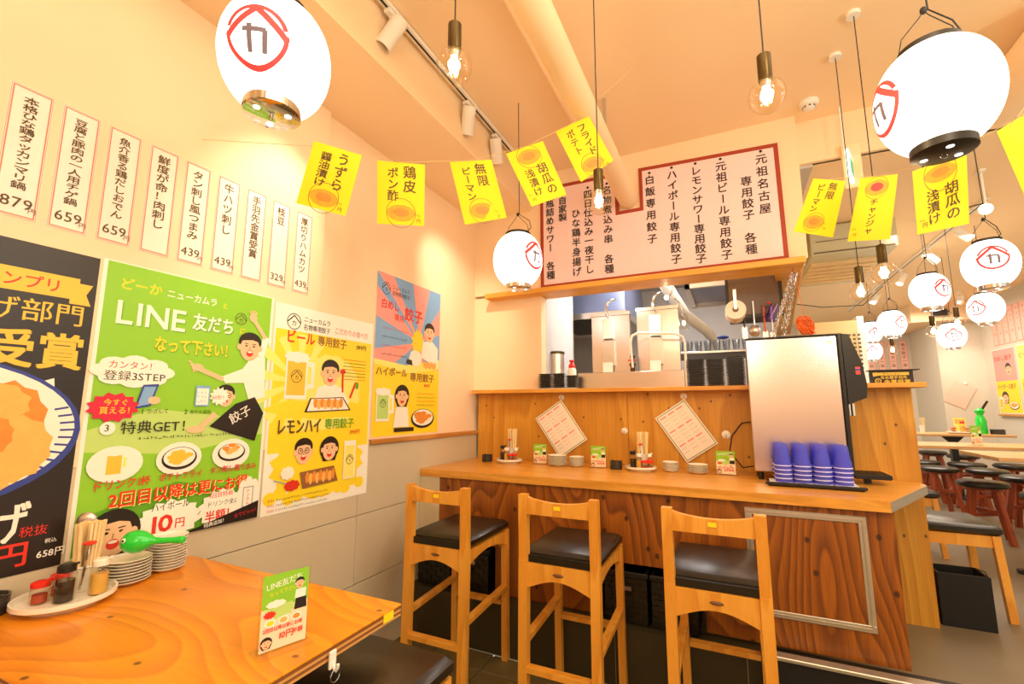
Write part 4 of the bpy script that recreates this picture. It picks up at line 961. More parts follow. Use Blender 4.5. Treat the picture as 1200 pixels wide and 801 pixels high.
# ceiling track with white spot heads
def track(p, q, label, m='white', group='lighting tracks'):
    p, q = Vector(p), Vector(q)
    t = thing('lighting_track', label, 'track', tuple(p), 0, group)
    MB().bar((0, 0, 0), q - p, .034, .022).build('rail', M[m], t)
    MB().bar(Vector((0, 0, -.012)), q - p + Vector((0, 0, -.012)), .010, .003).build('slot', M['black'], t)
    return t
def spot(loc, aim, label, s=1.0, lit=True, group='spotlights', stem=.09):
    t = thing('spotlight', label, 'lamp', loc, 0, group)
    d = (Vector(aim) - Vector(loc)).normalized(); rot = Vector((0, 0, 1)).rotation_difference(d).to_matrix().to_4x4()
    MB().lathe([(.026 * s, -.06 * s), (.030 * s, -.055 * s), (.030 * s, .06 * s), (.027 * s, .06 * s), (.026 * s, .045 * s)], 20, mtx=rot, close=False).build('head', M['white'], t, True)
    MB().lathe([(.001, -.0605 * s), (.026 * s, -.06 * s)], 16, mtx=rot, close=False).build('back', M['white'], t)
    MB().lathe([(.026 * s, .046 * s), (.001, .046 * s)], 16, mtx=rot, close=False).build('lens', M['lampface'] if lit else M['chrome'], t)
    MB().box(-.006, .006, -.012, .012, 0, stem).build('stem', M['white'], t)
    MB().bbox(-.018, .018, -.04, .04, stem, stem + .02, .003).build('adapter', M['white'], t)
    return t
track((-1.365, .3, 3.285), (-1.365, 3.28, 3.285), 'white lighting track along the ceiling beside the soffit')
spot((-1.365, 1.52, 3.16), (-1.9, 1.3, 2.2), 'white spotlight high on the ceiling right of the upper left lantern', 1.35, False)
spot((-1.365, 2.24, 3.15), (-1.9, 2.9, 2.1), 'white spotlight above the green pepper paper', 1.35, False)
spot((-1.365, 2.62, 3.15), (-1.6, 3.3, 2.2), 'white spotlight above the pickled cucumber paper', 1.35, False)
track((1.90, 4.6, 2.985), (1.90, 9.2, 2.985), 'lighting track across the dining hall ceiling')
for (x, y, z, ax, ay, az_, nm) in ((1.90, 5.05, 2.86, 3.4, 5.6, 1.6, 'nearest hall spotlight on the track'), (1.90, 5.75, 2.86, 3.4, 6.6, 1.6, 'second hall spotlight on the track'), (1.90, 6.6, 2.86, 1.2, 6.2, 1.6, 'third hall spotlight on the track'), (1.90, 7.7, 2.86, 1.2, 8.2, 1.6, 'farthest hall spotlight on the track'), (3.0, 8.3, 2.88, 3.35, 9.45, 2.0, 'hall spotlight that lights the far pier')):
    spot((x, y, z), (ax, ay, az_), nm, 1.2, True, stem=.10)
t = spot((1.66, 4.05, 2.72), (0, 0, 1.4), 'blazing bare spotlight above the large hall lantern, aimed at the viewer', 1.3, True, stem=.26)
MB().cyl((0, 0, 0), .012, .26, .34, 10).build('hanging_rod', M['white'], t)
# black diagonal cables of the hall
tag(MB().tube([(1.18, 3.6, 2.98), (1.55, 4.1, 2.76), (1.9, 4.62, 2.96)], .006, 6).build('black_cable', M['cord']), 'black cable sagging from the bulkhead to the hall track', 'cable')
tag(MB().tube([(.74, 6.3, 2.62), (1.1, 6.6, 2.60), (1.6, 7.0, 2.66), (1.9, 7.3, 2.95)], .005, 6).build('black_cable', M['cord']), 'thin black cable sagging under the air conditioner', 'cable')

# =====================================================================
# THINGS ON THE COUNTER
# =====================================================================
CZ = .975
def cset(x, y, which, rev=False):
    W = 'on the %s counter tray' % which
    tray((x, y, CZ), .098, '%s one of the two white condiment trays on the counter' % which, 'condiment trays on the counter'); z = CZ + .0125
    bottle((x - .045, y - .015, z), 'dark sauce bottle %s' % W, 'soy', 'black', .112, .022)
    bottle((x - .002, y - .040, z), 'vinegar bottle %s' % W, 'vinegar', 'china', .100, .021)
    bottle((x + .058, y - .005, z), 'small amber oil bottle %s' % W, 'vinegar', 'china', .098, .016)
    spice_jar((x + .032, y - .050, z), 'red-lidded spice jar %s' % W)
    spice_jar((x + .062, y - .042, z), 'second red-lidded spice jar %s' % W)
    chopsticks((x + .002, y + .038, z), 30, 'wooden chopstick in the cup %s' % W, 'chopstick cup %s' % W, 'chopsticks %s' % W, .225, .042, .09)
    t = thing('sauce_spoon', 'steel spoon with red disc %s' % W, 'spoon', (x + .005, y - .008, z))
    MB().tube([(0, 0, 0), (.0, .002, .15)], .003, 6).build('handle', M['chrome'], t); MB().ell((0, 0, .155), (.015, .015, .006), 12, 6).build('disc', M['red'], t, True)
ashtray((-1.690, 3.12, CZ), 'black ashtray at the left end of the counter', .040, .05)
cset(-1.500, 3.11, 'left')
card((-1.265, 3.14, CZ), R(8), 'small green flyer on the counter left of the left hanging menu', .095, .135)
plate_stack((-1.118, 3.10, CZ), 7, .068, .0100, 'plate of the wide stack under the left hanging menu', group='plates in the wide stack under the left menu')
plate_stack((-.985, 3.12, CZ), 6, .053, .0105, 'plate of the narrow stack right of the left hanging menu', group='plates in the narrow stack on the counter')
card((-.828, 3.11, CZ), R(4), 'small green flyer in the middle of the counter', .10, .138)
ashtray((-.707, 3.10, CZ), 'black ashtray in the middle of the counter', .040, .052)
cset(-.545, 3.09, 'right')
plate_stack((-.365, 3.13, CZ), 6, .050, .0095, 'plate of the narrow stack under the right hanging menu', group='plates in the narrow stack under the right menu')
plate_stack((-.205, 3.12, CZ), 5, .062, .0105, 'plate of the wide stack under the right hanging menu', group='plates in the wide stack under the right menu')
card((-.045, 3.12, CZ), R(-4), 'small green flyer on the counter beside the steel dispenser', .105, .135)
# round tag hooks and the tilted menus
def disc_hook(x, z, label, r=.022):
    t = thing('suction_hook', label, 'hook', (x, 3.32, z), 0, 'round hooks on the amber backboard'); rot = Matrix.Rotation(PI / 2, 4, 'X')
    MB().lathe([(r, 0), (r, .003), (r * .7, .008), (.001, .009)], 22, mtx=rot).build('disc', M['white'], t, True)
    MB().tube([(0, -.008, .004), (0, -.016, -.004), (0, -.018, -.014), (0, -.024, -.018), (0, -.027, -.008)], .0025, 6).build('hook', M['chrome'], t)
disc_hook(-1.158, 1.456, 'white hook above the left hanging menu'); disc_hook(-.282, 1.455, 'white hook above the right hanging menu')
disc_hook(-1.27, 1.205, 'white hook behind the left green flyer'); disc_hook(-.69, 1.215, 'white hook behind the middle condiment tray'); disc_hook(-.035, 1.205, 'white hook above the flyer beside the steel dispenser', .026)
def hanging_menu(top_, lft, rgt, label, seed):
    """laminated sheet hung by one corner"""
    T, L, R_ = Vector((top_[0], 0, top_[1])), Vector((lft[0], 0, lft[1])), Vector((rgt[0], 0, rgt[1]))
    w = (L - T).length; h = (R_ - T).length
    t = thing('hanging_menu', label, 'menu', (top_[0], 3.306, top_[1]), 0, 'laminated menus hung by a corner')
    ux = (T - L).normalized(); uy = (T - R_).normalized(); uy = (uy - ux * uy.dot(ux)).normalized(); o = -ux * w - uy * h; nn = Vector((0, -1, 0))
    vs = [o, o + ux * w, o + ux * w + uy * h, o + uy * h]
    MB().add([v + nn * .002 for v in vs] + [v for v in vs], [(3, 2, 1, 0), (4, 5, 6, 7), (0, 1, 5, 4), (1, 2, 6, 5), (2, 3, 7, 6), (3, 0, 4, 7)]).build('sheet', M['paper'], t)
    A = Art(o + nn * .0022, ux, uy, nn, .00012)
    A.frame(.008, .008, w - .016, h - .016, .004, M['pgreend']); A.frame(.0085, .0085, w - .017, h - .017, .0022, M['ink'])
    rd = random.Random(seed)
    for c in range(3):
        x0 = .022 + c * (w - .044) / 3; n = 11
        for i in range(n):
            y = h - .035 - i * (h - .06) / n
            if i % 4 == 0: A.rect(x0, y, (w - .044) / 3 - .018, .009, M['ppink']); A.scribble(x0, y - .001, (w - .05) / 3 - .02, .010, M['pred'], 1, seed + i + c)
            else: A.scribble(x0, y, (w - .05) / 3 * rd.uniform(.6, .85), .009, M['inkbrown'], 1, seed + 3 * i + c)
    A.build(t)
hanging_menu((-1.157, 1.437), (-1.369, 1.292), (-.960, 1.147), 'tilted laminated price menu hanging at the left of the amber backboard', 1)
hanging_menu((-.278, 1.437), (-.475, 1.305), (-.095, 1.141), 'tilted laminated price menu hanging left of the steel dispenser', 50)

# beverage dispenser, side-on
sv = thing('beverage_dispenser', 'tall stainless steel drinks dispenser standing side-on at the right end of the counter', 'dispenser', (.106, 3.0, CZ))
MB().bbox(0, .445, 0, .20, .045, .80, .006).build('steel_housing', M['steelm'], sv)
MB().bbox(.447, .468, -.002, .202, .045, .806, .006).build('door_edge', M['black'], sv)
hd = [(.468, .806), (.50, .80), (.548, .64), (.560, .52), (.552, .455), (.47, .42)]
MB().prism(hd, .0, .20).build('tap_head', M['black'], sv)
MB().box(.0, .468, -.001, .201, .802, .808).build('lid_edge', M['black'], sv)
for i in range(2): MB().cyl((.50, .07 + .09 * i, 0), .010, .36, .425, 12).build('spout', M['chrome'], sv, True)
MB().box(.515, .535, -.003, .0, .58, .62).build('badge', M['logored'], sv); MB().box(.515, .535, -.0035, -.0005, .60, .61).build('badge_stripe', M['pnavy'], sv)
MB().box(.395, .425, -.001, .0, .752, .772).build('plate_label', M['white'], sv)['label'] = 'small blank white label'
for x in (.03, .42):
    for y in (.03, .17): MB().cyl((x, y, 0), .014, 0, .045, 12).build('foot', M['black'], sv, True)
MB().bbox(.47, .63, .03, .21, .030, .055, .004).build('drip_tray', M['black'], sv)
for i in range(9): MB().box(.485 + .016 * i, .491 + .016 * i, .04, .20, .055, .058).build('grille_bar', M['dmetal'], sv)
MB().bar((.54, .12, 0), (.54, .12, .03), .03, .03).build('tray_post', M['black'], sv)
tag(MB().tube([(.12, 3.2, 1.03), (.05, 3.28, CZ + .03), (-.02, 3.29, 1.10), (.0, 3.31, 1.20), (.06, 3.31, 1.28), (.12, 3.30, 1.29)], .004, 8).build('power_cable', M['cord']), 'black cable curling out behind the left side of the steel dispenser', 'cable')
# tumblers on a tray
tr = thing('tumbler_tray', 'black tray with white cloth under the blue tumblers, in front of the steel dispenser', 'tray', (.362, 2.88, CZ), R(-2))
MB().bbox(-.205, .205, -.09, .095, 0, .012, .004).build('base', M['black'], tr); MB().bbox(-.195, .195, -.08, .088, .011, .016, .002).build('cloth', M['white'], tr)
MB().bbox(-.215, .215, -.098, -.088, .006, .022, .003).build('lip', M['black'], tr)
tum = {}
for i in range(4):
    for j in range(2):
        for k in range(5):
            x = .232 + i * .087; y = 2.838 + j * .084; z = CZ + .0165 + k * .0215
            lab = nth_top(k, 5) + ' blue tumbler of the %s stack in the %s row' % (('leftmost', 'second', 'third', 'rightmost')[i], ('front', 'back')[j])
            if not tum:
                t = thing('tumbler', lab, 'cup', (x, y, z), 0, 'blue tumblers in stacks')
                w_ = MB().lathe([(.040, 0), (.0385, .034), (.0355, .036), (.0285, .112), (.001, .112), (.001, .109), (.0265, .109), (.0335, .036), (.0365, .033), (.0385, .0)], 22, close=False).build('wall', M['tumbler'], t, True)
                MB().lathe([(.0415, 0), (.042, .002), (.0405, .005), (.0395, 0)], 22, close=False).build('rim', M['tumrim'], w_, True)  # rim paler than the wall, highlight put into its colour
                tum[0] = t
            else: dup(tum[0], (x + random.uniform(-.001, .001), y, z), random.uniform(0, 1), lab)

# =====================================================================
# PASS SHELF AND KITCHEN
# =====================================================================
SZ = 1.518
def black_plates(x, y, n, label, grp, w=.112, dz=.0125):
    o0 = None
    for i in range(n):
        if o0 is None:
            mb = MB().bbox(-w / 2 + .012, w / 2 - .012, -w / 2 + .012, w / 2 - .012, 0, .004, .001)
            q = w / 2; p_ = q - .012; vs = [(-p_, -p_, .003), (p_, -p_, .003), (p_, p_, .003), (-p_, p_, .003), (-q, -q, .0075), (q, -q, .0075), (q, q, .0075), (-q, q, .0075), (-q, -q, .0100), (q, -q, .0100), (q, q, .0100), (-q, q, .0100), (-p_ + .004, -p_ + .004, .0055), (p_ - .004, -p_ + .004, .0055), (p_ - .004, p_ - .004, .0055), (-p_ + .004, p_ - .004, .0055)]
            fs = []
            for k in range(3):
                for j in range(4): a = k * 4 + j; b = k * 4 + (j + 1) % 4; fs.append((a, b, b + 4, a + 4))
            mb.add(vs, fs); o0 = mb.build('square_plate', M['blackgl']); tag(o0, label, 'plate', grp); o = o0
        else: o = o0.copy(); COL.objects.link(o)
        o.location = (x + random.uniform(-.002, .002), y, SZ + .004 + i * dz); o.rotation_euler = (0, 0, random.uniform(-.03, .03)); o['label'] = nth_top(i, n) + ' ' + label
tag(B(-1.36, -1.02, 3.222, 3.312, SZ, SZ + .004, .001).build('white_cloth', M['white']), 'white cloth under the black plates at the left end of the pass shelf', 'cloth')
for i, (x, n, nm) in enumerate(((-1.268, 9, 'leftmost stack'), (-1.158, 9, 'middle stack'), (-1.078, 8, 'rightmost stack'))): black_plates(x, 3.266 if i < 2 else 3.34, n, 'black plate, %s at the left shelf end' % nm, 'black plates, left end, %s' % nm, .088)
for x, n, nm in ((-.200, 15, 'left stack'), (-.078, 15, 'middle stack'), (.048, 16, 'right stack')): black_plates(x, 3.42, n, 'black plate, %s beside the steel dispenser' % nm, 'black plates beside the dispenser, %s' % nm)
t = thing('steel_canister', 'stainless steel canister behind the black plates at the left end of the pass shelf', 'canister', (-1.285, 3.575, SZ))
MB().lathe([(.062, 0), (.062, .30)], 26).build('body', M['steel'], t, True); MB().lathe([(.067, .30), (.067, .318), (.050, .325)], 26).build('lid', M['brass'], t, True)
t = thing('squeeze_bottle', 'white bottle with a red cap right of the steel canister', 'bottle', (-1.150, 3.565, SZ))
MB().lathe([(.035, 0), (.035, .165), (.025, .18)], 20).build('body', M['china'], t, True); MB().lathe([(.026, .18), (.028, .20), (.010, .225), (.022, .235), (.020, .245)], 18).build('cap', M['red'], t, True)
tag(B(-1.055, -.275, 3.42, 3.62, SZ, SZ + .125, .004).build('steel_trough', M['steelm']), 'long low stainless box behind the pass shelf, under the two steel panels', 'box')
def steel_panel(x0, x1, zt_, label):
    t = thing('steel_screen', label, 'panel', (x0, 3.56, SZ + .13), 0, 'upright steel panels with paper dispensers'); w = x1 - x0; h = zt_ - SZ - .13
    MB().bbox(0, w, 0, .05, 0, h, .004).build('sheet', M['steelm'], t)
    MB().box(-.004, w + .004, -.004, .054, h, h + .025).build('top_channel', M['steel'], t)
    cx = w * .46
    MB().bbox(cx - .045, cx + .045, -.022, 0, .26, .43, .006).build('dispenser_box', M['white'], t); MB().box(cx - .035, cx + .035, -.024, -.022, .262, .27).build('dispenser_slot', M['dmetal'], t)
    MB().bbox(cx - .052, cx + .045, -.03, 0, .05, .255, .004).build('dispenser_tray', M['steel'], t)
    MB().box(cx - .048, cx + .03, -.033, -.03, .0, .08).build('card', M['white'], t)
    MB().tube([(cx + .02, .02, h - .03), (cx - .01, -.02, h - .01), (cx - .012, -.03, h + .05), (cx, -.02, h + .10), (cx + .03, .02, h + .13), (cx + .05, .05, h + .14)], .009, 8).build('hanging_hook', M['chrome'], t, True)
    return t
steel_panel(-.975, -.672, 2.105, 'left upright steel panel with a white dispenser, hung in the kitchen opening')
steel_panel(-.618, -.310, 2.120, 'right upright steel panel with a white dispenser, behind the white rail')
tag(MB().tube([(-.63, 3.40, 1.67), (-.64, 3.40, 1.86), (-.625, 3.40, 1.905), (-.58, 3.40, 1.925), (-.32, 3.40, 1.90), (-.275, 3.40, 1.875), (-.262, 3.40, 1.83), (-.262, 3.40, SZ)], .009, 10).build('white_rail', M['white'], None, True), 'white arched rail in front of the right steel panel', 'rail')
t = thing('gas_cock', 'small brass gas cock between the two steel panels', 'valve', (-.643, 3.47, 1.645))
MB().lathe([(.018, 0), (.018, .04), (.024, .045), (.024, .06), (.014, .065), (.014, .10), (.02, .105), (.02, .12)], 14).build('body', M['brass'], t, True); MB().bar((-.03, -.01, .085), (.03, -.01, .085), .012, .01).build('lever', M['red'], t)
# hood, frames and equipment inside the kitchen
t = thing('range_hood', 'blue-grey steel range hood deep in the kitchen, behind the steel panels', 'hood', (-1.3, 4.3, 0))
MB().add([(-.6, 0, 2.30), (.45, 0, 2.30), (.45, 1.2, 2.30), (-.6, 1.2, 2.30), (-.5, .25, 2.95), (.40, .25, 2.95), (.40, 1.2, 2.95), (-.5, 1.2, 2.95)], [(0, 3, 2, 1), (4, 5, 6, 7), (0, 1, 5, 4), (1, 2, 6, 5), (2, 3, 7, 6), (3, 0, 4, 7)]).build('canopy', M['khood'], t)
MB().box(-.61, .46, -.01, 1.2, 2.24, 2.30).build('rim', M['steel'], t); MB().box(-.3, .2, .02, .9, 2.232, 2.242).build('filter', M['dmetal'], t)
t = thing('cooking_range', 'dark cooking range under the blue-grey hood', 'stove', (-1.25, 4.6, FZ))
MB().box(-.55, .35, 0, .8, 0, 1.20).build('body', M['steel'], t); MB().box(-.54, .34, .01, .79, 1.20, 1.26).build('top', M['kdark'], t)
MB().lathe([(.08, 1.27), (.18, 1.30), (.20, 1.42), (.19, 1.42), (.16, 1.31), (.001, 1.29)], 24, (-.15, .3, 0)).build('wok', M['kdark'], t, True); MB().tube([(.03, .3, 1.42), (.12, .2, 1.50), (.22, .1, 1.52)], .01, 8).build('wok_handle', M['steel'], t)
for x in (.0, .2): MB().lathe([(.12, 1.262), (.12, 1.44), (.11, 1.44), (.11, 1.27)], 22, (x - .35, .55, 0), close=False).build('pot', M['dmetal'], t, True)
tag(MB().add([(-1.05, 3.9, 1.55), (-.72, 4.1, 1.50), (-.72, 4.1, 1.68), (-1.05, 3.9, 1.98), (-1.05, 3.92, 1.55), (-.72, 4.12, 1.50), (-.72, 4.12, 1.68), (-1.05, 3.92, 1.98)], [(0, 1, 2, 3), (7, 6, 5, 4), (0, 4, 5, 1), (1, 5, 6, 2), (2, 6, 7, 3), (3, 7, 4, 0)]).build('splash_guard', M['khood']), 'slanted blue-grey splash guard left of the left steel panel', 'guard')
tag(B(-1.06, .33, 3.95, 4.0, 2.62, 2.70).build('pipe_rail', M['dmetal']), 'dark rail under the kitchen ceiling behind the lintel', 'rail')
t = thing('kitchen_shelf', 'shelf rack loaded with glasses at the back of the kitchen right side', 'shelf', (-.25, 4.4, 0))
for z in (1.86,): MB().bbox(-.45, .62, 0, .32, z, z + .02, .003).build('board', M['steel'], t)
MB().box(-.45, .62, -.004, 0, 1.80, 1.86).build('front_edge', M['kdark'], t)
for x in (-.43, .60):
    for y in (.01, .30): MB().bar((x, y, FZ), (x, y, 1.90), .02, .02).build('post', M['steel'], t)
g0 = None; gm = clear('cup_glass', (235, 240, 245), .55, .05)
for i in range(12):
    for j in range(2):
        x = -.62 + i * .078; y = 4.45 + j * .09
        if g0 is None: g0 = MB().lathe([(.024, 0), (.032, .10), (.030, .10), (.022, .006), (.001, .006)], 14).build('glass', gm, None, True); tag(g0, 'clear upside glass in the rows on the kitchen shelf', 'glass', 'glasses on the kitchen shelf'); o = g0; g0['label'] = 'clear glass in the rows on the kitchen shelf'
        else: o = g0.copy(); COL.objects.link(o)
        o.location = (x, y, 1.882)
t = thing('blue_lid', 'small blue plastic lid among the glasses on the kitchen shelf', 'lid', (-.02, 4.42, 1.995)); MB().ell((0, 0, 0), (.05, .05, .014), 16, 8).build('dome', M['pnavy'], t, True); MB().cyl((0, 0, 0), .01, .012, .022, 8).build('knob', M['pblue'], t)
# overhead cupboards / open frames
t = thing('overhead_cabinet', 'dark framed glass-front cabinet under the lintel at the right of the kitchen opening', 'cabinet', (.02, 3.62, 2.02))
for q in ((0, .02, 0, .02, 0, .40), (.34, .36, 0, .02, 0, .40), (0, .36, 0, .02, .38, .40), (0, .36, 0, .02, 0, .02)): MB().box(*q).build('frame', M['dmetal'], t)
MB().box(.02, .34, .02, .28, .0, .01).box(.02, .34, .27, .28, .0, .40).build('body', M['kdark'], t); MB().box(.02, .34, .006, .010, .02, .38).build('door', M['cabdoor'], t)
t = thing('duct_frame', 'dark square hood opening above the glasses, under the kitchen ceiling', 'duct', (-.30, 4.2, 2.42))
for q in ((0, .04, 0, .9, 0, .06), (.50, .54, 0, .9, 0, .06), (0, .54, 0, .04, 0, .06), (0, .54, .86, .9, 0, .06)): MB().box(*q).build('frame', M['steel'], t)
MB().box(.04, .50, .04, .86, .04, .06).build('panel', M['khood'], t)
tag(MB().tube([(-.60, 4.3, 2.98), (-.52, 4.5, 2.6), (-.38, 5.1, 2.36), (-.2, 5.8, 2.28), (-.15, 6.4, 2.26)], .06, 14).build('white_duct', M['white'], None, True), 'white bent duct behind the right steel panel in the kitchen', 'duct')
t = thing('kitchen_spotlight', 'bright clamp lamp just under the lintel above the right steel panel', 'lamp', (-.40, 3.68, 2.235))
MB().ell((0, 0, 0), (.016, .016, .016), 12, 8).build('bulb', M['filament'], t); MB().tube([(0, .01, .01), (.03, .03, .03), (.05, .05, .10)], .006, 6).build('arm', M['chrome'], t, True)
t = thing('glass_lamp', 'hanging clear glass lamp right of the right steel panel', 'lamp', (-.285, 3.72, 2.03))
MB().lathe([(.030, -.05), (.038, -.04), (.030, .05), (.014, .07)], 16).build('shade', M['glass'], t, True); MB().ell((0, 0, 0), (.012, .012, .018), 10, 6).build('bulb', M['filament'], t); MB().tube([(0, 0, .07), (-.02, 0, .16), (-.06, -.02, .20)], .005, 6).build('arm', M['chrome'], t)
t = thing('paper_roll', 'white paper roll hanging on a bracket in the kitchen opening', 'roll', (.075, 3.55, 2.05)); rot = Matrix.Rotation(PI / 2, 4, 'X')
MB().lathe([(.018, -.10), (.066, -.10), (.066, .10), (.018, .10)], 28, mtx=rot).build('paper', M['paper'], t, True); MB().cyl((0, 0, 0), .017, -.001, .001, 12)
MB().lathe([(.019, -.102), (.019, .104), (.008, .104)], 16, mtx=rot).build('core', M['brown'], t, True); MB().bar((0, -.11, .0), (0, -.11, .14), .02, .006).bar((0, -.11, .13), (0, .11, .13), .02, .006).build('bracket', M['steel'], t)
t = thing('clear_pitcher', 'lilac-tinted clear plastic scoop hanging under the lintel corner', 'pitcher', (.315, 3.58, 2.03), .3)
tl = Matrix.Rotation(.5, 4, 'Y')
MB().lathe([(.035, -.06), (.045, .05), (.043, .05), (.032, -.055)], 18, mtx=tl, close=False).build('body', M['lilac'], t, True); MB().tube([(-.03, 0, .04), (-.075, 0, .05), (-.075, 0, -.02), (-.045, 0, -.04)], .006, 8).build('handle', M['lilac'], t, True); MB().ell((-.03, 0, .07), (.012, .012, .008), 10, 6).build('clip', M['red'], t)
def ladle(x, z, label, m, n, kind):
    t = thing(n, label, 'utensil', (x, 3.60, z), 0, 'utensils hanging in the kitchen opening')
    MB().tube([(0, 0, .16), (0, 0, -.03)], .006, 8).build('handle', M[m], t, True)
    if kind == 'bowl': MB().ell((0, 0, -.055), (.036, .03, .042), 16, 10).build('bowl', M['steel'], t, True)
    else: MB().bbox(-.018, .018, -.004, .004, -.11, -.02, .003).build('blade', M['steel'], t)
ladle(.190, 1.97, 'steel ladle hanging right of the paper roll', 'steel', 'ladle', 'bowl'); ladle(.255, 1.93, 'orange-handled spatula hanging beside the ladle', 'orange', 'spatula', 'blade'); ladle(.300, 1.92, 'steel spatula next to the orange-handled one', 'steel', 'spatula', 'blade')
ladle(.128, 1.97, 'steel spatula just left of the ladle', 'dmetal', 'spatula', 'blade')
# bunch of chains on a hook
t = thing('chain_bunch', 'bunch of shiny steel chains hanging from a hook at the lintel end', 'chain', (.395, 3.30, 2.26))
MB().tube([(.02, 0, .0), (.018, -.01, -.03), (.03, -.02, -.05), (.04, -.01, -.04)], .004, 8).build('hook', M['chrome'], t, True)
for s in range(9):
    mb = MB(); rd = random.Random(s); dx = rd.uniform(-.02, .02); dy = rd.uniform(-.02, .02); n = 20 - s % 4 * 2
    for k in range(n):
        f_ = k / 20; cx = .02 + dx * (1 + f_ * 1.5) - .115 * f_; cz = -.04 - .40 * f_ * 1.02; a = (k % 2) * PI / 2 + rd.uniform(-.3, .3)
        mb.tube([(cx + .006 * math.cos(u) * math.cos(a), dy * (1 + f_) + .006 * math.cos(u) * math.sin(a), cz + .013 * math.sin(u)) for u in [i * PI / 3 for i in range(7)]], .0020, 4)
    mb.build('chain', M['chrome'], t)
t = thing('orange_net', 'crumpled orange net bag hanging beside the chains above the steel dispenser', 'bag', (.47, 3.42, 1.90))
rd = random.Random(3)
for k in range(12):
    pts = [(.05 * math.cos(u + k) * rd.uniform(.5, 1.1), .04 * math.sin(u * 1.3 + k), .055 * math.sin(u + k * .7) * rd.uniform(.6, 1.1)) for u in [i * .7 for i in range(10)]]
    MB().tube(pts, .005, 5).build('net_fold', M['orange'], t, True)
MB().tube([(0, 0, .05), (-.02, -.02, .2), (-.045, -.1, .36)], .002, 5).build('net_cord', M['orange'], t)
t = thing('award_sign', 'small black and gold award sign standing on the right end of the pass shelf', 'sign', (.80, 3.50, SZ))
MB().bbox(0, .205, 0, .05, 0, .085, .002).build('board', M['pblack'], t); MB().box(-.01, .235, -.015, .07, .085, .090).build('top_flap', M['kdark'], t)
A = Art((0, -.0005, 0), (1, 0, 0), (0, 0, 1), (0, -1, 0), .0002); A.rect(.02, .055, .165, .018, M['gold']); A.poly([(.01, .05), (.03, .053), (.03, .075), (.008, .072)], M['gold']); A.ell(.033, .022, .016, .016, M['gold']); A.ell(.033, .022, .011, .011, M['pblack']); A.text('金', .026, .017, .013, M['gold'])
A.text('名古屋手羽先', .045, .035, .02, M['gold'], bold=.04, fit=.13); A.text('金賞受賞', .06, .006, .027, M['gold'], bold=.05, fit=.13); A.text('グランプリ', .055, .058, .013, M['pblack'], bold=.03, fit=.09); A.build(t)
t = thing('framed_card', 'small dark framed card on the pass shelf right behind the dispenser', 'frame', (.70, 3.56, SZ)); MB().box(0, .05, 0, .012, 0, .17).build('frame', M['kdark'], t); MB().box(.008, .042, -.002, 0, .012, .158).build('card', M['ppink'], t)

# =====================================================================
# DINING HALL
# =====================================================================
t = thing('louvered_cabinet', 'tall beige louvered cabinet behind the steel dispenser', 'cabinet', (.80, 6.0, FZ))
MB().bbox(0, .50, 0, .40, 0, 2.10, .006).build('body', M['beige'], t); MB().box(.50, .56, .0, .4, 0, 2.14).build('side_post', M['white'], t)
for i in range(12):
    for j in range(10): MB().box(.03 + .042 * i, .055 + .042 * i, -.004, 0, 1.52 + .045 * j, 1.545 + .045 * j).build('slot', M['slotd'], t) if not (i * j) % 1 else None
t = thing('air_conditioner', 'big beige-grey ceiling air conditioner hanging in the dining hall', 'air conditioner', (0, 0, 0))
MB().bbox(.74, 1.36, 4.7, 5.9, 2.72, 2.99, .01).build('case', M['acgrey'], t)
for i in range(6): MB().box(.77, 1.32, 4.95 + .14 * i, 5.03 + .14 * i, 2.700, 2.72).build('louver', M['beige'], t)
MB().box(.76, 1.34, 4.69, 4.70, 2.735, 2.745).build('front_gap', M['slotd'], t); MB().box(.78, 1.30, 4.695, 4.70, 2.84, 2.845).build('seam', M['slotd'], t)
for x in (.80, 1.30): MB().box(x, x + .03, 4.8, 4.83, 2.95, 2.999).build('bracket', M['steel'], t)
t = thing('exit_sign', 'small green and white exit sign seen edge-on beside the board wall', 'sign', (.775, 3.34, 2.875)); mt = Matrix.Rotation(R(72), 4, 'Z')
MB().box(-.09, .09, -.010, .010, -.09, .09, mt).build('case', M['exitw'], t); MB().box(-.06, .06, -.012, -.010, -.05, .05, mt).build('pictogram', M['emer'], t); MB().bar((-.02, 0, .09), (-.02, 0, .425), .01, .01).build('rod', M['white'], t)
tag(B(.75, .85, 3.385, 3.42, 2.76, 3.06, .003).build('wall_conduit', M['ceil']), 'cream box duct on the bulkhead beside the exit sign', 'duct')
# pink paper strips and posters far behind
for i in range(5):
    x = 2.22 + .165 * i; t = thing('pink_price_strip', 'pale pink price strip on the far back wall, %s of five' % ('leftmost', 'second', 'middle', 'fourth', 'rightmost')[i], 'sign', (x, 10.585, 1.98), 0, 'pink strips on the far back wall'); MB().box(0, .12, 0, .003, 0, .62).build('sheet', M['pinkstrip'], t)
    A = Art((0, -.001, 0), (1, 0, 0), (0, 0, 1), (0, -1, 0)); A.frame(.005, .005, .11, .61, .006, M['pinkborder']); A.text('焼き餃子一皿', .06, .57, .06, M['inkbrown'], True, bold=.02, fit=.45); A.build(t)
for i in range(9):
    y = 9.10 - .155 * i; t = thing('pink_price_strip', 'pink-bordered price strip high on the right wall of the hall', 'sign', (3.598, y, 2.27), 0, 'price strips on the right hall wall'); MB().box(-.003, 0, -.12, 0, 0, .52).build('sheet', M['pinkstrip'], t)
    A = Art((-.0035, 0, 0), (0, -1, 0), (0, 0, 1), (-1, 0, 0)); A.frame(.005, .005, .11, .51, .006, M['pinkborder']); A.text('鶏皮ポン酢', .06, .48, .05, M['pinkborder'], True, fit=.36); A.build(t)
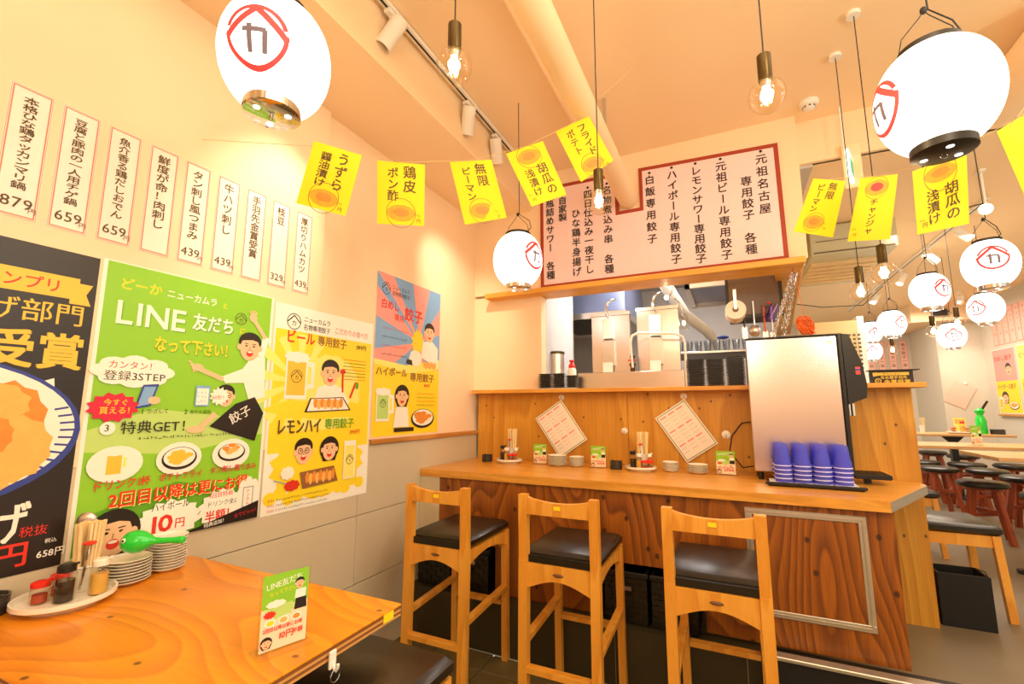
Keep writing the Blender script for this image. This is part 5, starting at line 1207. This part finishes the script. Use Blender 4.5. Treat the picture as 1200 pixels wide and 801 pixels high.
def far_poster(y, z, w, h, label, c1, c2, s1, s2):
    t = thing('poster', label, 'poster', (3.598, y, z), 0); MB().box(-.003, 0, -w, 0, 0, h).build('sheet', M['pwhite'], t)
    A = Art((-.0035, 0, 0), (0, -1, 0), (0, 0, 1), (-1, 0, 0)); A.rect(.01, h / 2, w - .02, h / 2 - .01, M[c1]); A.rect(.01, .01, w - .02, h / 2 - .01, M[c2])
    A.text(s1, .04, h * .82, .08, M['pred'], bold=.04, fit=w * .8); A.text(s2, .04, h * .38, .08, M['pbrown'], bold=.04, fit=w * .8); A.face(w * .65, h * .67, w * .12); A.face(w * .35, h * .24, w * .12, 'long'); A.plate(w * .68, h * .12, w * .2, h * .06); A.mug(w * .08, h * .08, w * .14, h * .18, True); A.build(t)
far_poster(9.22, 1.29, .60, .93, 'far poster on the right hall wall, pink over yellow, nearest the pier', 'ppink', 'pyellow', '白めし餃子', 'ハイボール餃子')
far_poster(8.58, 1.29, .62, .93, 'far yellow poster on the right hall wall, cut by the picture edge', 'pyel2', 'pyellow', 'ビール専用', 'レモンハイ')
t = thing('hanging_menu', 'tilted menu sheet hanging on the far lit pier', 'menu', (3.33, 9.44, 1.735)); mt = Matrix.Rotation(R(28), 4, 'Y')
MB().box(-.14, .14, -.003, 0, -.36, 0, mt).build('sheet', M['pinkstrip'], t); MB().cyl((0, 0, 0), .02, -.0, .03, 12).build('hook', M['white'], t)
t = thing('wall_vent', 'small dark vent grille high on the far wall', 'vent', (2.95, 9.19, 2.80)); MB().box(0, .22, 0, .01, -.02, .12).build('frame', M['steel'], t); MB().box(.02, .20, -.004, 0, 0, .10).build('grille', M['kdark'], t)

# tables and round stools
def hall_table(x0, x1, y0, y1, label, z=1.04, posts=(.5,)):
    t = thing('hall_table', label, 'table', ((x0 + x1) / 2, (y0 + y1) / 2, FZ), 0, 'tables in the dining hall'); w = (x1 - x0) / 2; d = (y1 - y0) / 2; h = z - FZ
    MB().bbox(-w, w, -d, d, h - .028, h, .003).build('tabletop', M['halltable'], t)
    for q in posts:
        px = -w + 2 * w * q
        MB().bar((px, 0, .02), (px, 0, h - .03), .07, .07).build('post', M['black'], t)
        MB().add([(px - .035, -.03, h - .12), (px + .035, -.03, h - .12), (px + .12, -.03, h - .03), (px - .12, -.03, h - .03), (px - .035, .03, h - .12), (px + .035, .03, h - .12), (px + .12, .03, h - .03), (px - .12, .03, h - .03)], [(0, 1, 2, 3), (7, 6, 5, 4), (0, 4, 5, 1), (1, 5, 6, 2), (2, 6, 7, 3), (3, 7, 4, 0)]).build('bracket', M['black'], t)
        MB().bbox(px - .28, px + .28, -.03, .03, 0, .03, .006).build('foot', M['black'], t); MB().bbox(px - .03, px + .03, -.28, .28, 0, .03, .006).build('foot', M['black'], t)
hall_table(1.64, 2.62, 4.32, 4.92, 'nearest pale wood table of the hall, at the right edge', posts=(.42,))
hall_table(1.50, 2.95, 5.42, 6.00, 'second pale wood table of the hall with a menu card on it', posts=(.86,))
hall_table(2.22, 3.14, 7.75, 8.35, 'farthest pale wood table of the hall with condiments and a green bottle', posts=(.45,))
def round_stool(x, y, label, rz, o=None):
    if o is not None: return dup(o, (x, y, FZ), rz, label)
    t = thing('round_stool', label, 'stool', (x, y, FZ), rz, 'round stools in the dining hall')
    MB().lathe([(.14, .455), (.165, .46), (.175, .475), (.172, .495), (.15, .508), (.001, .512)], 28).build('cushion', M['leather'], t, True)
    MB().lathe([(.13, .435), (.13, .455)], 24).build('seat_disc', M['redwood'], t, True)
    for k in range(4):
        a = k * PI / 2; c, s = math.cos(a), math.sin(a)
        MB().bar((.19 * c, .19 * s, 0), (.10 * c, .10 * s, .45), .045, .030).build('leg', M['redwood'], t)
    for k in range(2):
        a = k * PI / 2; c, s = math.cos(a), math.sin(a); z = .22 + .035 * k
        MB().bar((-.145 * c, -.145 * s, z), (.145 * c, .145 * s, z), .022, .030).build('stretcher', M['redwood'], t)
    return t
rs = round_stool(2.00, 5.62, 'round black stool with splayed red legs, front one in the middle of the hall', .5)
for (x, y, l, a) in ((2.16, 4.98, 'round stool at the right edge of the picture under the nearest hall table', .3), (2.05, 6.75, 'round stool just right of the counter board, left of the front hall stool', .9), (2.44, 6.70, 'round stool behind the front hall stool on its right', .2), (2.50, 7.35, 'round stool behind the front hall stool, third in depth', .6), (2.93, 7.40, 'round stool at the right under the second hall table', 1.0), (2.50, 6.15, 'round stool at the right edge behind the nearest hall table', .1), (2.90, 8.6, 'round stool at the far table, right of its post', .4), (2.72, 9.1, 'farthest round stool, left of the far table post', .7), (2.12, 7.45, 'round stool hidden behind the one next to the counter board', .2)):
    round_stool(x, y, l, a, rs)
def dining_chair(x, y, rz, label, seat=.50, cush='rubber'):
    t = thing('dining_chair', label, 'chair', (x, y, FZ), rz); W = .20
    MB().bbox(-W, W, -.20, .20, seat - .055, seat, .018).build('cushion', M['leather'], t, True)
    for sx in (-1, 1):
        for sy in (-1, 1): MB().bar((sx * (W - .01), sy * .19, 0), (sx * (W - .03), sy * .17, seat - .055), .036, .036).build('leg', M['stool'], t)
        MB().box(sx * (W - .03) - .01, sx * (W - .03) + .01, -.17, .17, seat - .12, seat - .056).build('apron', M['stool'], t)
    for sy in (-1, 1): MB().box(-W + .03, W - .03, sy * .17 - .01, sy * .17 + .01, seat - .12, seat - .056).build('apron', M['stool'], t)
    return t
dining_chair(1.13, 3.76, R(0), 'low wooden seat with black cushion right of the amber board')
dining_chair(1.25, 5.0, R(0), 'low seat half hidden behind the right edge of the amber board')
# open black box on the floor
t = thing('black_box', 'open black box on the concrete floor behind the end of the counter', 'box', (.965, 3.38, FZ))
for q in ((0, .22, 0, .012, 0, .27), (0, .22, .168, .18, 0, .27), (0, .012, .012, .168, 0, .27), (0.208, .22, .012, .168, 0, .27)): MB().box(*q).build('side', M['black'], t)
MB().box(.012, .208, .012, .168, 0, .012).build('bottom', M['black'], t)
MB().tube([(.21, .0, .27), (.225, .07, .28), (.21, .17, .27)], .003, 5).build('liner_edge', M['dmetal'], t)
# things on the hall tables
card((1.98, 5.55, 1.04), R(20), 'upright menu card on the second hall table', .09, .17)
t = thing('green_bottle', 'bright green squeeze bottle on the far hall table', 'bottle', (2.92, 8.0, 1.04)); MB().lathe([(.05, 0), (.055, .02), (.055, .16), (.045, .21), (.03, .24), (.045, .27), (.05, .30), (.02, .33)], 18).build('body', M['green'], t, True); MB().bar((.02, 0, .30), (.09, 0, .42), .02, .02).build('nozzle', M['dmetal'], t)
tray((2.70, 7.98, 1.04), .14, 'white condiment tray on the far hall table')
for (x, y, nm) in ((2.62, 7.95, 'left'), (2.66, 8.04, 'middle'), (2.77, 7.97, 'right')): 
    spice_jar((x, y, 1.054), 'red-lidded jar on the far hall table tray, %s one' % nm)
bottle((2.71, 7.93, 1.054), 'amber bottle on the far hall table tray', 'vinegar', 'red', .15, .028)
t = thing('menu_card', 'pale card standing behind the condiments on the far hall table', 'menu', (2.76, 8.15, 1.04)); MB().box(-.06, .06, -.003, .003, .0, .20).build('sheet', M['pyel2'], t)
MB().box(-.05, .05, -.004, -.003, .12, .18).build('print', M['poran2'], t)
ashtray((3.06, 7.98, 1.04), 'black ashtray at the right end of the far hall table', .07, .06)
chopsticks((2.32, 8.0, 1.04), 5, 'chopstick in the cup on the far hall table', 'white cup of chopsticks at the left end of the far hall table', 'chopsticks on the far hall table', .2, .03, .10)

# lettering source is not part of the place
bpy.data.objects.remove(_co)
